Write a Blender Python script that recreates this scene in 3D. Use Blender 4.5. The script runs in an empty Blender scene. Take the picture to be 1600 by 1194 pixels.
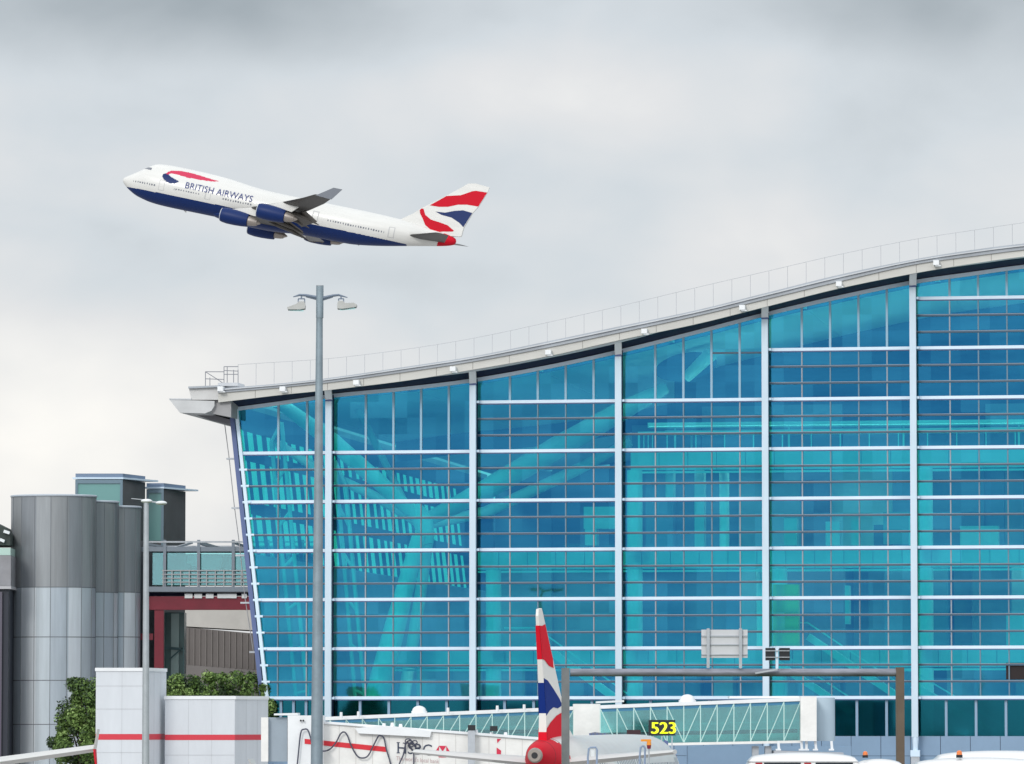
import bpy, math, random
from mathutils import Vector, Matrix, noise
random.seed(7)
R = math.radians
scene = bpy.context.scene
COL = scene.collection

# ------------------------------------------------------------------ camera
FPX = 7900.0; HOR = 1130.0; CH = 6.4
PITCH = math.atan((HOR - 597.0) / FPX)
cam_d = bpy.data.cameras.new("camera"); cam = bpy.data.objects.new("camera", cam_d); COL.objects.link(cam)
cam.location = (0, 0, CH); cam.rotation_euler = (R(90) + PITCH, 0, 0)
cam_d.sensor_fit = 'HORIZONTAL'; cam_d.sensor_width = 36.0; cam_d.lens = 36.0 * FPX / 1600.0
cam_d.clip_start = 1.0; cam_d.clip_end = 30000.0
scene.camera = cam
CAM = Vector((0, 0, CH))
cp, sp_ = math.cos(PITCH), math.sin(PITCH)
def ray(px, py):
    x = (px - 800.0) / FPX; y = (597.0 - py) / FPX
    return Vector((x, cp - y * sp_, sp_ + y * cp))
def P(px, py, Y):
    r = ray(px, py); return CAM + r * (Y / r.y)
def zat(py, Y): return P(800, py, Y).z

# ------------------------------------------------------------------ materials
MATS = {}
def mat(name, col, rough=0.6, metal=0.0, var=0.0, vscale=1.0, bump=0.0, spec=0.5, stretch=(1, 1, 1), emit=None, coat=0.0):
    if name in MATS: return MATS[name]
    m = bpy.data.materials.new(name); m.use_nodes = True; nt = m.node_tree
    b = nt.nodes['Principled BSDF']
    b.inputs['Base Color'].default_value = (*col, 1); b.inputs['Roughness'].default_value = rough
    b.inputs['Metallic'].default_value = metal; b.inputs['Specular IOR Level'].default_value = spec
    b.inputs['Coat Weight'].default_value = coat
    if emit:
        b.inputs['Emission Color'].default_value = (*emit[0], 1); b.inputs['Emission Strength'].default_value = emit[1]
    if var or bump:
        tc = nt.nodes.new('ShaderNodeTexCoord'); mp = nt.nodes.new('ShaderNodeMapping'); mp.inputs['Scale'].default_value = stretch
        nt.links.new(tc.outputs['Object'], mp.inputs['Vector'])
        n = nt.nodes.new('ShaderNodeTexNoise'); n.inputs['Scale'].default_value = vscale
        n.inputs['Detail'].default_value = 6; n.inputs['Roughness'].default_value = 0.65
        nt.links.new(mp.outputs[0], n.inputs['Vector'])
        if var:
            r = nt.nodes.new('ShaderNodeValToRGB')
            r.color_ramp.elements[0].position = 0.3; r.color_ramp.elements[1].position = 0.7
            r.color_ramp.elements[0].color = (*[c * (1 - var) for c in col], 1)
            r.color_ramp.elements[1].color = (*[min(1, c * (1 + var)) for c in col], 1)
            nt.links.new(n.outputs['Fac'], r.inputs['Fac']); nt.links.new(r.outputs['Color'], b.inputs['Base Color'])
        if bump:
            bp = nt.nodes.new('ShaderNodeBump'); bp.inputs['Strength'].default_value = bump; bp.inputs['Distance'].default_value = 0.05
            nt.links.new(n.outputs['Fac'], bp.inputs['Height']); nt.links.new(bp.outputs[0], b.inputs['Normal'])
    MATS[name] = m; return m
def glass(name, trans, refl, rough=0.02, var=0.0, wav=0.0, vs=0.08, panes=False):
    if name in MATS: return MATS[name]
    m = bpy.data.materials.new(name); m.use_nodes = True; nt = m.node_tree
    nt.nodes.remove(nt.nodes['Principled BSDF']); out = nt.nodes['Material Output']
    t = nt.nodes.new('ShaderNodeBsdfTransparent'); t.inputs[0].default_value = (*trans, 1)
    g = nt.nodes.new('ShaderNodeBsdfGlossy'); g.inputs['Color'].default_value = (*refl, 1); g.inputs['Roughness'].default_value = rough
    a = nt.nodes.new('ShaderNodeAddShader')
    nt.links.new(t.outputs[0], a.inputs[0]); nt.links.new(g.outputs[0], a.inputs[1]); nt.links.new(a.outputs[0], out.inputs['Surface'])
    if panes:      # coating differs slightly from pane to pane; long soft streaks paint in reflected cloud bands
        tcp = nt.nodes.new('ShaderNodeTexCoord'); th_ = math.radians(9.0)
        dt = nt.nodes.new('ShaderNodeVectorMath'); dt.operation = 'DOT_PRODUCT'; dt.inputs[1].default_value = (math.cos(th_) / 2.31, -math.sin(th_) / 2.31, 0)
        nt.links.new(tcp.outputs['Object'], dt.inputs[0]); sp = nt.nodes.new('ShaderNodeSeparateXYZ'); nt.links.new(tcp.outputs['Object'], sp.inputs[0])
        fl = []
        for src, k in ((dt.outputs['Value'], 1.0), (sp.outputs[2], 1 / 1.295)):
            q = nt.nodes.new('ShaderNodeMath'); q.operation = 'MULTIPLY_ADD'; nt.links.new(src, q.inputs[0]); q.inputs[1].default_value = k; q.inputs[2].default_value = .37
            f = nt.nodes.new('ShaderNodeMath'); f.operation = 'FLOOR'; nt.links.new(q.outputs[0], f.inputs[0]); fl.append(f)
        cb = nt.nodes.new('ShaderNodeCombineXYZ'); nt.links.new(fl[0].outputs[0], cb.inputs[0]); nt.links.new(fl[1].outputs[0], cb.inputs[1])
        wn = nt.nodes.new('ShaderNodeTexWhiteNoise'); wn.noise_dimensions = '2D'; nt.links.new(cb.outputs[0], wn.inputs['Vector'])
        mp = nt.nodes.new('ShaderNodeMapping'); mp.inputs['Scale'].default_value = (.05, .05, .45); nt.links.new(tcp.outputs['Object'], mp.inputs[0])
        ns_ = nt.nodes.new('ShaderNodeTexNoise'); ns_.inputs['Scale'].default_value = 1.0; ns_.inputs['Detail'].default_value = 5; nt.links.new(mp.outputs[0], ns_.inputs['Vector'])
        ad = nt.nodes.new('ShaderNodeMath'); ad.operation = 'MULTIPLY_ADD'; nt.links.new(wn.outputs['Value'], ad.inputs[0]); ad.inputs[1].default_value = .35; nt.links.new(ns_.outputs['Fac'], ad.inputs[2])
        mr = nt.nodes.new('ShaderNodeMapRange'); nt.links.new(ad.outputs[0], mr.inputs[0]); mr.inputs[1].default_value = .35; mr.inputs[2].default_value = 1.0
        cm = nt.nodes.new('ShaderNodeMix'); cm.data_type = 'RGBA'; nt.links.new(mr.outputs[0], cm.inputs[0])
        cm.inputs[6].default_value = (refl[0] * .7, refl[1] * .62, refl[2] * .75, 1); cm.inputs[7].default_value = (refl[0] * 2.6, refl[1] * 1.6, refl[2] * 1.3, 1)
        nt.links.new(cm.outputs[2], g.inputs['Color'])
    if wav:
        tc = nt.nodes.new('ShaderNodeTexCoord'); n = nt.nodes.new('ShaderNodeTexNoise'); n.inputs['Scale'].default_value = vs; n.inputs['Detail'].default_value = 3
        nt.links.new(tc.outputs['Object'], n.inputs['Vector'])
        bp = nt.nodes.new('ShaderNodeBump'); bp.inputs['Strength'].default_value = 1.0; bp.inputs['Distance'].default_value = wav
        nt.links.new(n.outputs['Fac'], bp.inputs['Height']); nt.links.new(bp.outputs[0], g.inputs['Normal'])
    MATS[name] = m; return m

WHITE = mat('white_paint', (0.78, 0.80, 0.82), 0.4, var=0.05, vscale=0.6)
MULL = mat('mullion_paint', (0.66, 0.80, 0.93), 0.4, var=0.04, vscale=0.5)
BAR = mat('glazing_bar_and_shadow', (0.05, 0.10, 0.16), 0.5)
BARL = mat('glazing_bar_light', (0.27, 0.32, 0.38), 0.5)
MULV = mat('mullion_paint_blue', (0.56, 0.68, 0.78), 0.4, var=0.06, vscale=0.8, stretch=(1, 1, .2))
SUBM = mat('sub_mullion_paint', (0.28, 0.46, 0.60), 0.4)
NAVY = mat('navy_metal_and_shade', (0.010, 0.011, 0.045), 0.6, spec=.2)
NAVYE = mat('navy_edge', (0.10, 0.14, 0.30), 0.5)
FASC = mat('fascia_cream', (0.56, 0.555, 0.525), 0.6, var=0.08, vscale=0.5, stretch=(0.3, 0.3, 2))
ROOFM = mat('roof_edge_grey', (0.36, 0.39, 0.43), 0.5, var=0.12, vscale=0.4)
ROOFL = mat('roof_edge_light', (0.55, 0.57, 0.60), 0.5, var=0.1, vscale=0.4)
GALV = mat('galvanised_steel', (0.27, 0.335, 0.385), 0.55, 0.3, var=0.16, vscale=2.2, bump=0.1)
GALVL = mat('pale_galvanised_steel', (0.45, 0.48, 0.52), 0.5, 0.3, var=0.1, vscale=2.5)
FACADE = glass('teal_facade_glass', (0.12, 0.63, 0.55), (0.010, 0.112, 0.255), 0.02, wav=0.02, panes=True)
CLEAR = glass('pale_glass', (0.75, 0.92, 0.90), (0.10, 0.12, 0.13))
SIDEG = glass('side_glass', (0.42, 0.80, 0.72), (0.05, 0.07, 0.08))
TUNG = glass('tunnel_glass', (0.50, 0.74, 0.73), (0.14, 0.21, 0.23), 0.08)
BASEG = glass('dark_base_glass', (0.02, 0.17, 0.18), (0.010, 0.10, 0.14), 0.05, wav=0.03)
IWHITE = mat('interior_white', (0.78, 0.82, 0.80), 0.6)
ICEIL = mat('ceiling_white', (0.80, 0.82, 0.85), 0.6)
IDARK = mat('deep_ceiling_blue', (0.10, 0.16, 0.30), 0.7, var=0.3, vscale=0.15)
IFLOOR = mat('terminal_floor', (0.65, 0.65, 0.63), 0.4)
ISPAN = mat('floor_edge_white', (0.62, 0.66, 0.68), 0.6)
IWALLS = [mat('inner_wall_%s' % n, c, 0.7, var=0.12, vscale=0.3) for n, c in
          (('slate', (0.16, 0.20, 0.24)), ('blue', (0.22, 0.27, 0.36)), ('grey', (0.34, 0.36, 0.36)), ('pale', (0.55, 0.58, 0.55)), ('plum', (0.22, 0.15, 0.19)))]
IYEL = mat('yellow_wall', (0.98, 0.62, 0.03), 0.6)
BLACK = mat('black_rubber', (0.012, 0.014, 0.018), 0.5)
DARKW = mat('dark_window', (0.015, 0.02, 0.035), 0.12)
REDM = mat('red_paint', (0.66, 0.02, 0.035), 0.4)
MAROON = mat('maroon_steel', (0.20, 0.012, 0.03), 0.5, var=0.15, vscale=0.4)

# ------------------------------------------------------------------ mesh helpers
class MB:
    def __init__(s): s.v = []; s.f = []; s.m = []
    def add(s, vs, fs, mi=0):
        o = len(s.v); s.v += [Vector(v) for v in vs]; s.f += [tuple(i + o for i in f) for f in fs]
        s.m += [mi] * len(fs); return s
    def hexa(s, q, mi=0):   # q: bottom 4 ccw, top 4 ccw
        return s.add(q, [(3, 2, 1, 0), (4, 5, 6, 7), (0, 1, 5, 4), (1, 2, 6, 5), (2, 3, 7, 6), (3, 0, 4, 7)], mi)
    def box(s, a, b, mi=0):
        (x0, y0, z0), (x1, y1, z1) = a, b
        return s.hexa([(x0, y0, z0), (x1, y0, z0), (x1, y1, z0), (x0, y1, z0), (x0, y0, z1), (x1, y0, z1), (x1, y1, z1), (x0, y1, z1)], mi)
    def bar(s, p, q, w, h, up=(0, 0, 1), mi=0):   # rectangular bar, w across, h along up
        p, q = Vector(p), Vector(q); d = (q - p).normalized(); up = Vector(up)
        if abs(d.dot(up)) > 0.98: up = Vector((0, 1, 0))
        sd = d.cross(up).normalized() * w / 2; u = sd.cross(d).normalized() * h / 2
        c = []
        for e in (p, q): c += [e - sd - u, e + sd - u, e + sd + u, e - sd + u]
        return s.add(c, [(0, 1, 2, 3), (7, 6, 5, 4), (0, 4, 5, 1), (1, 5, 6, 2), (2, 6, 7, 3), (3, 7, 4, 0)], mi)
    def tube(s, pts, rs, n=12, mi=0, cap=True):
        pts = [Vector(p) for p in pts]
        if not isinstance(rs, (list, tuple)): rs = [rs] * len(pts)
        o = len(s.v); k = len(pts); prev = None
        for i, p in enumerate(pts):
            d = (pts[min(i + 1, k - 1)] - pts[max(i - 1, 0)]).normalized()
            a = prev if prev is not None else (Vector((0, 0, 1)) if abs(d.z) < 0.9 else Vector((1, 0, 0)))
            e1 = (a - d * a.dot(d)).normalized(); prev = e1; e2 = d.cross(e1)
            for j in range(n):
                t = 2 * math.pi * j / n; s.v.append(p + (e1 * math.cos(t) + e2 * math.sin(t)) * rs[i])
        for i in range(k - 1):
            for j in range(n):
                j2 = (j + 1) % n
                s.f.append((o + i * n + j, o + i * n + j2, o + (i + 1) * n + j2, o + (i + 1) * n + j)); s.m.append(mi)
        if cap:
            s.f.append(tuple(o + j for j in reversed(range(n)))); s.m.append(mi)
            s.f.append(tuple(o + (k - 1) * n + j for j in range(n))); s.m.append(mi)
        return s
    def prism(s, poly, off, mi=0):       # poly: list of 3D points, extruded by vector off
        n = len(poly); poly = [Vector(p) for p in poly]; off = Vector(off)
        vs = poly + [p + off for p in poly]
        fs = [tuple(reversed(range(n))), tuple(range(n, 2 * n))] + [(i, (i + 1) % n, n + (i + 1) % n, n + i) for i in range(n)]
        return s.add(vs, fs, mi)
    def grid(s, fn, nu, nv, mi=0, mfn=None, closed=False):
        o = len(s.v)
        for i in range(nu + 1):
            for j in range(nv if closed else nv + 1): s.v.append(Vector(fn(i / nu, j / nv)))
        w = nv if closed else nv + 1
        for i in range(nu):
            for j in range(nv):
                j2 = (j + 1) % nv if closed else j + 1
                f = (o + i * w + j, o + i * w + j2, o + (i + 1) * w + j2, o + (i + 1) * w + j)
                s.f.append(f)
                s.m.append(mfn(sum((s.v[k] for k in f), Vector()) / 4) if mfn else mi)
        return s
    def build(s, name, mats, parent=None, smooth=False, local=False, loc=None, fix=True):
        if not isinstance(mats, (list, tuple)): mats = [mats]
        off = Vector((0, 0, 0))
        if not local:
            if parent is not None: off = Vector(ROOTLOC[parent.name])
            elif loc is not None: off = Vector(loc)
        me = bpy.data.meshes.new(name); me.from_pydata([v - off for v in s.v], [], s.f)
        for m in mats: me.materials.append(m)
        me.polygons.foreach_set('material_index', s.m)
        if fix:
            import bmesh
            bm = bmesh.new(); bm.from_mesh(me); bmesh.ops.recalc_face_normals(bm, faces=bm.faces); bm.to_mesh(me); bm.free()
        if smooth:
            me.polygons.foreach_set('use_smooth', [True] * len(me.polygons))
            try: me.set_sharp_from_angle(angle=R(40))
            except Exception: pass
        me.update()
        ob = bpy.data.objects.new(name, me); COL.objects.link(ob)
        if parent is not None:
            ob.parent = parent; ROOTLOC[ob.name] = ROOTLOC[parent.name]
        else:
            ob.location = off; ROOTLOC[ob.name] = tuple(off)
        return ob
ROOTLOC = {}
def tag(o, label, cat, group=None, kind=None):
    if label: o['label'] = label
    if cat: o['category'] = cat
    if group: o['group'] = group
    if kind: o['kind'] = kind
    return o
def thing(name, label, cat, loc, group=None):
    o = bpy.data.objects.new(name, None); COL.objects.link(o); o.location = loc
    o.empty_display_size = 0.3
    ROOTLOC[o.name] = tuple(loc); return tag(o, label, cat, group)
def struct(o): o['kind'] = 'structure'; return o

def text_faces(txt, size=1.0):
    cu = bpy.data.curves.new('t', 'FONT'); cu.body = txt; cu.size = size; cu.resolution_u = 3
    ob = bpy.data.objects.new('t', cu); COL.objects.link(ob)
    bpy.context.view_layer.update()
    me = bpy.data.meshes.new_from_object(ob.evaluated_get(bpy.context.evaluated_depsgraph_get()))
    vs = [v.co.copy() for v in me.vertices]; fs = [tuple(p.vertices) for p in me.polygons]
    bpy.data.objects.remove(ob); bpy.data.meshes.remove(me); bpy.data.curves.remove(cu)
    x0 = min(v.x for v in vs); x1 = max(v.x for v in vs); y1 = max(v.y for v in vs); y0 = min(v.y for v in vs)
    return [((v.x - x0) / (x1 - x0), (v.y - y0) / (y1 - y0)) for v in vs], fs

# ------------------------------------------------------------------ world + sun
w = bpy.data.worlds.new("World"); scene.world = w; w.use_nodes = True; nt = w.node_tree; nt.nodes.clear()
def N(t, **k):
    n = nt.nodes.new(t)
    for a, b in k.items(): setattr(n, a, b)
    return n
L = nt.links.new
SUN_EL, SUN_AZ = R(28), R(203)     # direction the light comes from: behind the camera, to its left
sky = N('ShaderNodeTexSky', sky_type='NISHITA', sun_disc=False, sun_elevation=SUN_EL, sun_rotation=SUN_AZ)
b1 = N('ShaderNodeBackground'); b1.inputs[1].default_value = 0.08; L(sky.outputs[0], b1.inputs[0])
tc = N('ShaderNodeTexCoord')
def math_n(op, a, b=None, clamp=False):
    n = N('ShaderNodeMath', operation=op, use_clamp=clamp)
    for i, x in enumerate((a, b)):
        if x is None: continue
        if isinstance(x, (int, float)): n.inputs[i].default_value = x
        else: L(x, n.inputs[i])
    return n.outputs[0]
def cloud_noise(sc, scale, detail, seed, dist=0.0):
    mp = N('ShaderNodeMapping'); mp.inputs['Scale'].default_value = sc; mp.inputs['Location'].default_value = seed
    mp.inputs['Rotation'].default_value = (0, R(-12), 0)
    L(tc.outputs['Generated'], mp.inputs['Vector'])
    n = N('ShaderNodeTexNoise'); n.inputs['Scale'].default_value = scale; n.inputs['Detail'].default_value = detail
    n.inputs['Roughness'].default_value = 0.5; n.inputs['Distortion'].default_value = dist
    L(mp.outputs[0], n.inputs['Vector']); return n.outputs['Fac']
sxyz = N('ShaderNodeSeparateXYZ'); L(tc.outputs['Generated'], sxyz.inputs[0])
def blob(px, py, rx, rz, amp):      # a cloud bank: a soft lobe round one compass direction and elevation
    d = ray(px, py).normalized()
    dx = math_n('DIVIDE', math_n('SUBTRACT', sxyz.outputs[0], d.x), rx / FPX)
    dz = math_n('DIVIDE', math_n('SUBTRACT', sxyz.outputs[2], d.z), rz / FPX)
    q = math_n('ADD', math_n('MULTIPLY', dx, dx), math_n('MULTIPLY', dz, dz))
    g = math_n('EXPONENT', math_n('MULTIPLY', q, -1.0))
    fwd = math_n('GREATER_THAN', sxyz.outputs[1], 0.0)
    return math_n('MULTIPLY', math_n('MULTIPLY', g, fwd), amp)
n1 = cloud_noise((1, 1, 1.8), 13, 3, (3.1, 0.4, 1.7), 0.15)
n2 = cloud_noise((1, 1, 1.6), 34, 5, (1.3, 2.4, 0.2), 0.2)
v = math_n('ADD', math_n('MULTIPLY', math_n('SUBTRACT', n1, 0.5), 0.44), 0.645)
v = math_n('ADD', v, math_n('MULTIPLY', math_n('SUBTRACT', n2, 0.5), 0.21))
for a in ((280, 5, 540, 100, -0.27), (60, 60, 300, 80, -0.04), (1500, 5, 420, 90, -0.21), (100, 640, 330, 190, 0.27),
          (60, 840, 420, 110, 0.10), (950, 110, 300, 110, 0.13), (1250, 400, 380, 90, 0.07), (420, 450, 420, 60, -0.07), (450, 210, 500, 90, 0.02)):
    v = math_n('ADD', v, blob(*a))
cr = N('ShaderNodeValToRGB'); L(v, cr.inputs[0])
els = cr.color_ramp.elements
els[0].position = 0.25; els[0].color = (0.245, 0.285, 0.315, 1)
els[1].position = 0.95; els[1].color = (0.88, 0.86, 0.825, 1)
e = els.new(0.62); e.color = (0.575, 0.615, 0.65, 1)
e = els.new(0.75); e.color = (0.68, 0.685, 0.695, 1)
b2 = N('ShaderNodeBackground'); b2.inputs[1].default_value = 1.0; L(cr.outputs[0], b2.inputs[0])
zen = N('ShaderNodeMapRange', interpolation_type='SMOOTHSTEP'); L(sxyz.outputs[2], zen.inputs[0]); zen.inputs[1].default_value = .18; zen.inputs[2].default_value = .75; zen.inputs[3].default_value = 1.0; zen.inputs[4].default_value = 1.45
bk_ = N('ShaderNodeMapRange', interpolation_type='SMOOTHSTEP'); L(sxyz.outputs[1], bk_.inputs[0]); bk_.inputs[1].default_value = .1; bk_.inputs[2].default_value = -.7; bk_.inputs[3].default_value = 1.0; bk_.inputs[4].default_value = 1.5   # cloud is brighter towards the hidden sun
L(math_n('MULTIPLY', zen.outputs[0], bk_.outputs[0]), b2.inputs[1])
mx = N('ShaderNodeMixShader'); mx.inputs[0].default_value = 0.94; L(b1.outputs[0], mx.inputs[1]); L(b2.outputs[0], mx.inputs[2])
ow = N('ShaderNodeOutputWorld'); L(mx.outputs[0], ow.inputs[0])

sd = bpy.data.lights.new('sun', 'SUN'); so = bpy.data.objects.new('sun', sd); COL.objects.link(so)
sd.energy = 1.1; sd.angle = R(14); sd.color = (1.0, 0.96, 0.90)
# Nishita: rotation 0 = +Y, clockwise seen from above
sun_dir = Vector((math.sin(SUN_AZ) * math.cos(SUN_EL), math.cos(SUN_AZ) * math.cos(SUN_EL), math.sin(SUN_EL)))
so.rotation_euler = (-sun_dir).to_track_quat('-Z', 'Y').to_euler(); so.location = (0, -50, 200)

# ------------------------------------------------------------------ ground
CONC = mat('apron_concrete', (0.40, 0.39, 0.38), 0.85, var=0.15, vscale=0.08)
ASPH = mat('asphalt', (0.06, 0.06, 0.065), 0.85, var=0.2, vscale=0.3)
GRASS = mat('verge_grass', (0.06, 0.10, 0.03), 0.9, var=0.3, vscale=0.5)
g = MB(); g.add([(-6000, -2000, 0), (6000, -2000, 0), (6000, 12000, 0), (-6000, 12000, 0)], [(0, 1, 2, 3)])
struct(g.build('apron', CONC))
rz = 3.0
g = MB(); g.hexa([(-300, 60, 0.004), (300, 60, 0.004), (300, 216, 0.004), (-300, 216, 0.004), (-300, 70, rz), (300, 70, rz), (300, 208, rz), (-300, 208, rz)])
struct(g.build('embankment', GRASS))
g = MB(); g.add([(-300, 120, rz + .004), (300, 120, rz + .004), (300, 172, rz + .004), (-300, 172, rz + .004)], [(0, 1, 2, 3)])
struct(g.build('road', ASPH))
g = MB()
for x in range(-150, 150, 6): g.add([(x, 139.9, rz + .008), (x + 3, 139.9, rz + .008), (x + 3, 140.1, rz + .008), (x, 140.1, rz + .008)], [(0, 1, 2, 3)])
struct(g.build('road_marking', WHITE))
g = MB(); g.box((-300, 172, rz), (300, 172.3, rz + .13)); g.box((-300, 119.7, rz), (300, 120, rz + .13))
struct(g.build('kerb', CONC))

exec_parts = []
# ------------------------------------------------------------------ terminal building
TH = R(9.0)
F0 = P(743, 1091, 400); F0.z = 0
U = Vector((math.cos(TH), -math.sin(TH), 0)); V = Vector((math.sin(TH), math.cos(TH), 0))
def W(s, d, z): return F0 + U * s + V * d + Vector((0, 0, z))
def fac(px, py, d=0.0):
    r = ray(px, py); o = F0 + V * d
    t = (o - CAM).dot(V) / r.dot(V); p = CAM + r * t
    return (p - F0).dot(U), p.z
def interp(pts, x):
    if x <= pts[0][0]:
        (x0, y0), (x1, y1) = pts[0], pts[1]
    elif x >= pts[-1][0]:
        (x0, y0), (x1, y1) = pts[-2], pts[-1]
    else:
        for i in range(len(pts) - 1):
            if pts[i][0] <= x <= pts[i + 1][0]: break
        # catmull-rom like smoothing
        (x0, y0), (x1, y1) = pts[i], pts[i + 1]
        t = (x - x0) / (x1 - x0)
        m0 = (y1 - (pts[i - 1][1] if i else y0)) / (x1 - (pts[i - 1][0] if i else x0))
        m1 = ((pts[i + 2][1] if i + 2 < len(pts) else y1) - y0) / ((pts[i + 2][0] if i + 2 < len(pts) else x1) - x0)
        h = x1 - x0
        return (2*t**3 - 3*t**2 + 1)*y0 + (t**3 - 2*t**2 + t)*h*m0 + (-2*t**3 + 3*t**2)*y1 + (t**3 - t**2)*h*m1
    return y0 + (y1 - y0) * (x - x0) / (x1 - x0)
def curve(pts, d):
    c = [fac(px, py, d) for px, py in pts]
    m = (c[-1][1] - c[-2][1]) / (c[-1][0] - c[-2][0])
    # the wave of the roof flattens out beyond the frame
    for k in range(1, 5):
        m *= 0.72; c.append((c[-1][0] + 8, c[-1][1] + 8 * m))
    return lambda s: interp(c, s)
D0 = -3.2
TOPPX = [(365, 637), (440, 627), (518, 616), (640, 604), (743, 591), (860, 570), (970, 546), (1090, 516), (1198, 488), (1310, 462), (1429, 438), (1520, 425), (1600, 414)]
FBPX = [(340, 628), (440, 616), (518, 608), (640, 593), (743, 576), (860, 555), (970, 530), (1090, 505), (1198, 478), (1310, 450), (1429, 426), (1520, 411), (1600, 400)]
FTPX = [(340, 612), (440, 603), (518, 595), (640, 578), (743, 562), (860, 540), (970, 517), (1090, 491), (1198, 465), (1310, 438), (1429, 411), (1520, 398), (1600, 388)]
RTPX = [(340, 602), (440, 594), (518, 585), (640, 567), (743, 551), (860, 527), (970, 504), (1090, 479), (1198, 452), (1310, 424), (1429, 400), (1520, 385), (1600, 375)]
ztop = curve(TOPPX, 0); zfb = curve([(x, y + 1) for x, y in FBPX], D0); zft = curve([(x, y + 2.5) for x, y in FTPX], D0); zrt = curve([(x, y + 4) for x, y in RTPX], D0)
s_edge_t, z_edge_t = fac(367, 640); s_edge_b, z_edge_b = fac(417, 1110)
def sL(z): return s_edge_t + (s_edge_b - s_edge_t) * (z - z_edge_t) / (z_edge_b - z_edge_t)
mulls = [fac(518, 800)[0]] + [fac(x, 800)[0] for x in (743, 970, 1198.5, 1430)]
BAYW = (mulls[-1] - mulls[0]) / 4
mulls = [mulls[0] + BAYW * i for i in range(7)]
print('BAYW', BAYW, [round(m, 2) for m in mulls], 'edge', s_edge_t, s_edge_b)
Z0 = fac(743, 1091)[1]; FL = (fac(743, 706)[1] - Z0) / 5.0
SEND = mulls[-1]
term = thing('terminal_building', 'large airport terminal with teal glass gable wall, white mullions and wavy overhanging roof', 'terminal', tuple(W(30, 0, 0)))
def sbox(mb, s0, s1, d0, d1, z0, z1, mi=0):
    return mb.hexa([W(s0, d0, z0), W(s1, d0, z0), W(s1, d1, z0), W(s0, d1, z0), W(s0, d0, z1), W(s1, d0, z1), W(s1, d1, z1), W(s0, d1, z1)], mi)
def cstrip(mb, s0, s1, d0, d1, f0, f1, n=40, mi=0, f0b=None, f1b=None):   # solid following two height curves
    f0b = f0b or f0; f1b = f1b or f1
    for i in range(n):
        a = s0 + (s1 - s0) * i / n; b = s0 + (s1 - s0) * (i + 1) / n
        mb.hexa([W(a, d0, f0(a)), W(b, d0, f0(b)), W(b, d1, f0b(b)), W(a, d1, f0b(a)), W(a, d0, f1(a)), W(b, d0, f1(b)), W(b, d1, f1b(b)), W(a, d1, f1b(a))], mi)
sF0 = fac(341, 610, D0)[0]
DEEP = 126.0
# roof: fascia band, grey edge, soffit
m = MB(); cstrip(m, sF0, SEND, D0, D0 + 0.25, zfb, zft, 80); m.build('fascia', FASC, term)
m = MB(); cstrip(m, sF0, SEND, D0 - 0.15, D0 + 0.35, lambda s: zft(s) + .003, lambda s: zft(s) + (zrt(s) - zft(s)) * .45, 80)
m.build('roof_edge', ROOFM, term)
m = MB(); cstrip(m, sF0, SEND, D0 - 0.30, D0 + 0.35, lambda s: zft(s) + (zrt(s) - zft(s)) * .46, lambda s: zft(s) + (zrt(s) - zft(s)) * .62, 80)
m.build('roof_rim', ROOFL, term)
m = MB(); cstrip(m, sF0, SEND, D0 - 0.1, D0 + 0.35, lambda s: zft(s) + (zrt(s) - zft(s)) * .625, lambda s: zft(s) + (zrt(s) - zft(s)) * .85, 80)
m.build('roof_rim', ROOFM, term)
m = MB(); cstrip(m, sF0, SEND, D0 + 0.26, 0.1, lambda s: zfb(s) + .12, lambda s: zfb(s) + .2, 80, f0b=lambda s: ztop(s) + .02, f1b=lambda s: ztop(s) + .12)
m.build('soffit', NAVY, term)  # dark navy paints in the shade under the overhang; soffit itself is pale
# roof body with deep rooflights
m = MB(); SK = [(D0 + .4, 1.2, 0), (1.2, 7.2, 1), (7.2, 34, 0)]
SK.append((34.0, DEEP, 0))
lid = MB()
zc = lambda s: ztop(s) + 0.25
zr = lambda s: ztop(s) + 1.15
zrin = lambda s: zft(s) + .02
for a, b, hole in SK:
    if hole:
        lid = MB(); cstrip(lid, sF0 + 3, SEND, a, b, lambda s: zr(s) - .10, lambda s: zr(s) - .04, 24); lid.build('rooflight', CLEAR, term)
    else: cstrip(m, sF0 + 2.2 if a > 0 else sF0, SEND, a, b, zc if a > 0 else (lambda s: ztop(s) + .35), zr if a > 0 else zrin, 40)
for k in range(8):
    s = sF0 + 3 + (SEND - sF0 - 3.5) * k / 7
    m.hexa([W(s - .2, 1.2, zc(s)), W(s + .2, 1.2, zc(s)), W(s + .2, DEEP, zc(s)), W(s - .2, DEEP, zc(s)), W(s - .2, 1.2, zr(s) - .11), W(s + .2, 1.2, zr(s) - .11), W(s + .2, DEEP, zr(s) - .11), W(s - .2, DEEP, zr(s) - .11)])
m.build('roof', ICEIL, term)
# dark beam added to mask the bright far side of the rooflight
m = MB(); cstrip(m, sF0 + 3, SEND, 6.85, 7.19, lambda s: ztop(s) + .15, lambda s: ztop(s) + 1.0, 40); m.build('reveal_mask_beam', IDARK, term)
sBK = fac(965, 700, 0)[0]
m = MB(); cstrip(m, sBK, SEND, 36, 36.5, lambda s: 21.0, lambda s: ztop(s) + .24, 40); m.build('dark_depth_sheet', mat('depth_shade_blue', (.10, .15, .26), .6, var=.35, vscale=.12, stretch=(1, 1, 4)), term)  # dark sheet added to hide the far roof and stand for dim depth
m = MB(); sbox(m, sBK - .3, sBK, 36, DEEP - 4, 21.0, 60); 
m = MB(); cstrip(m, sL(30) + 2, sBK - .01, 60, 60.6, lambda s: ztop(s) - 1.6, lambda s: ztop(s) + .24, 30); m.build('ceiling_beam', IDARK, term)
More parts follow.
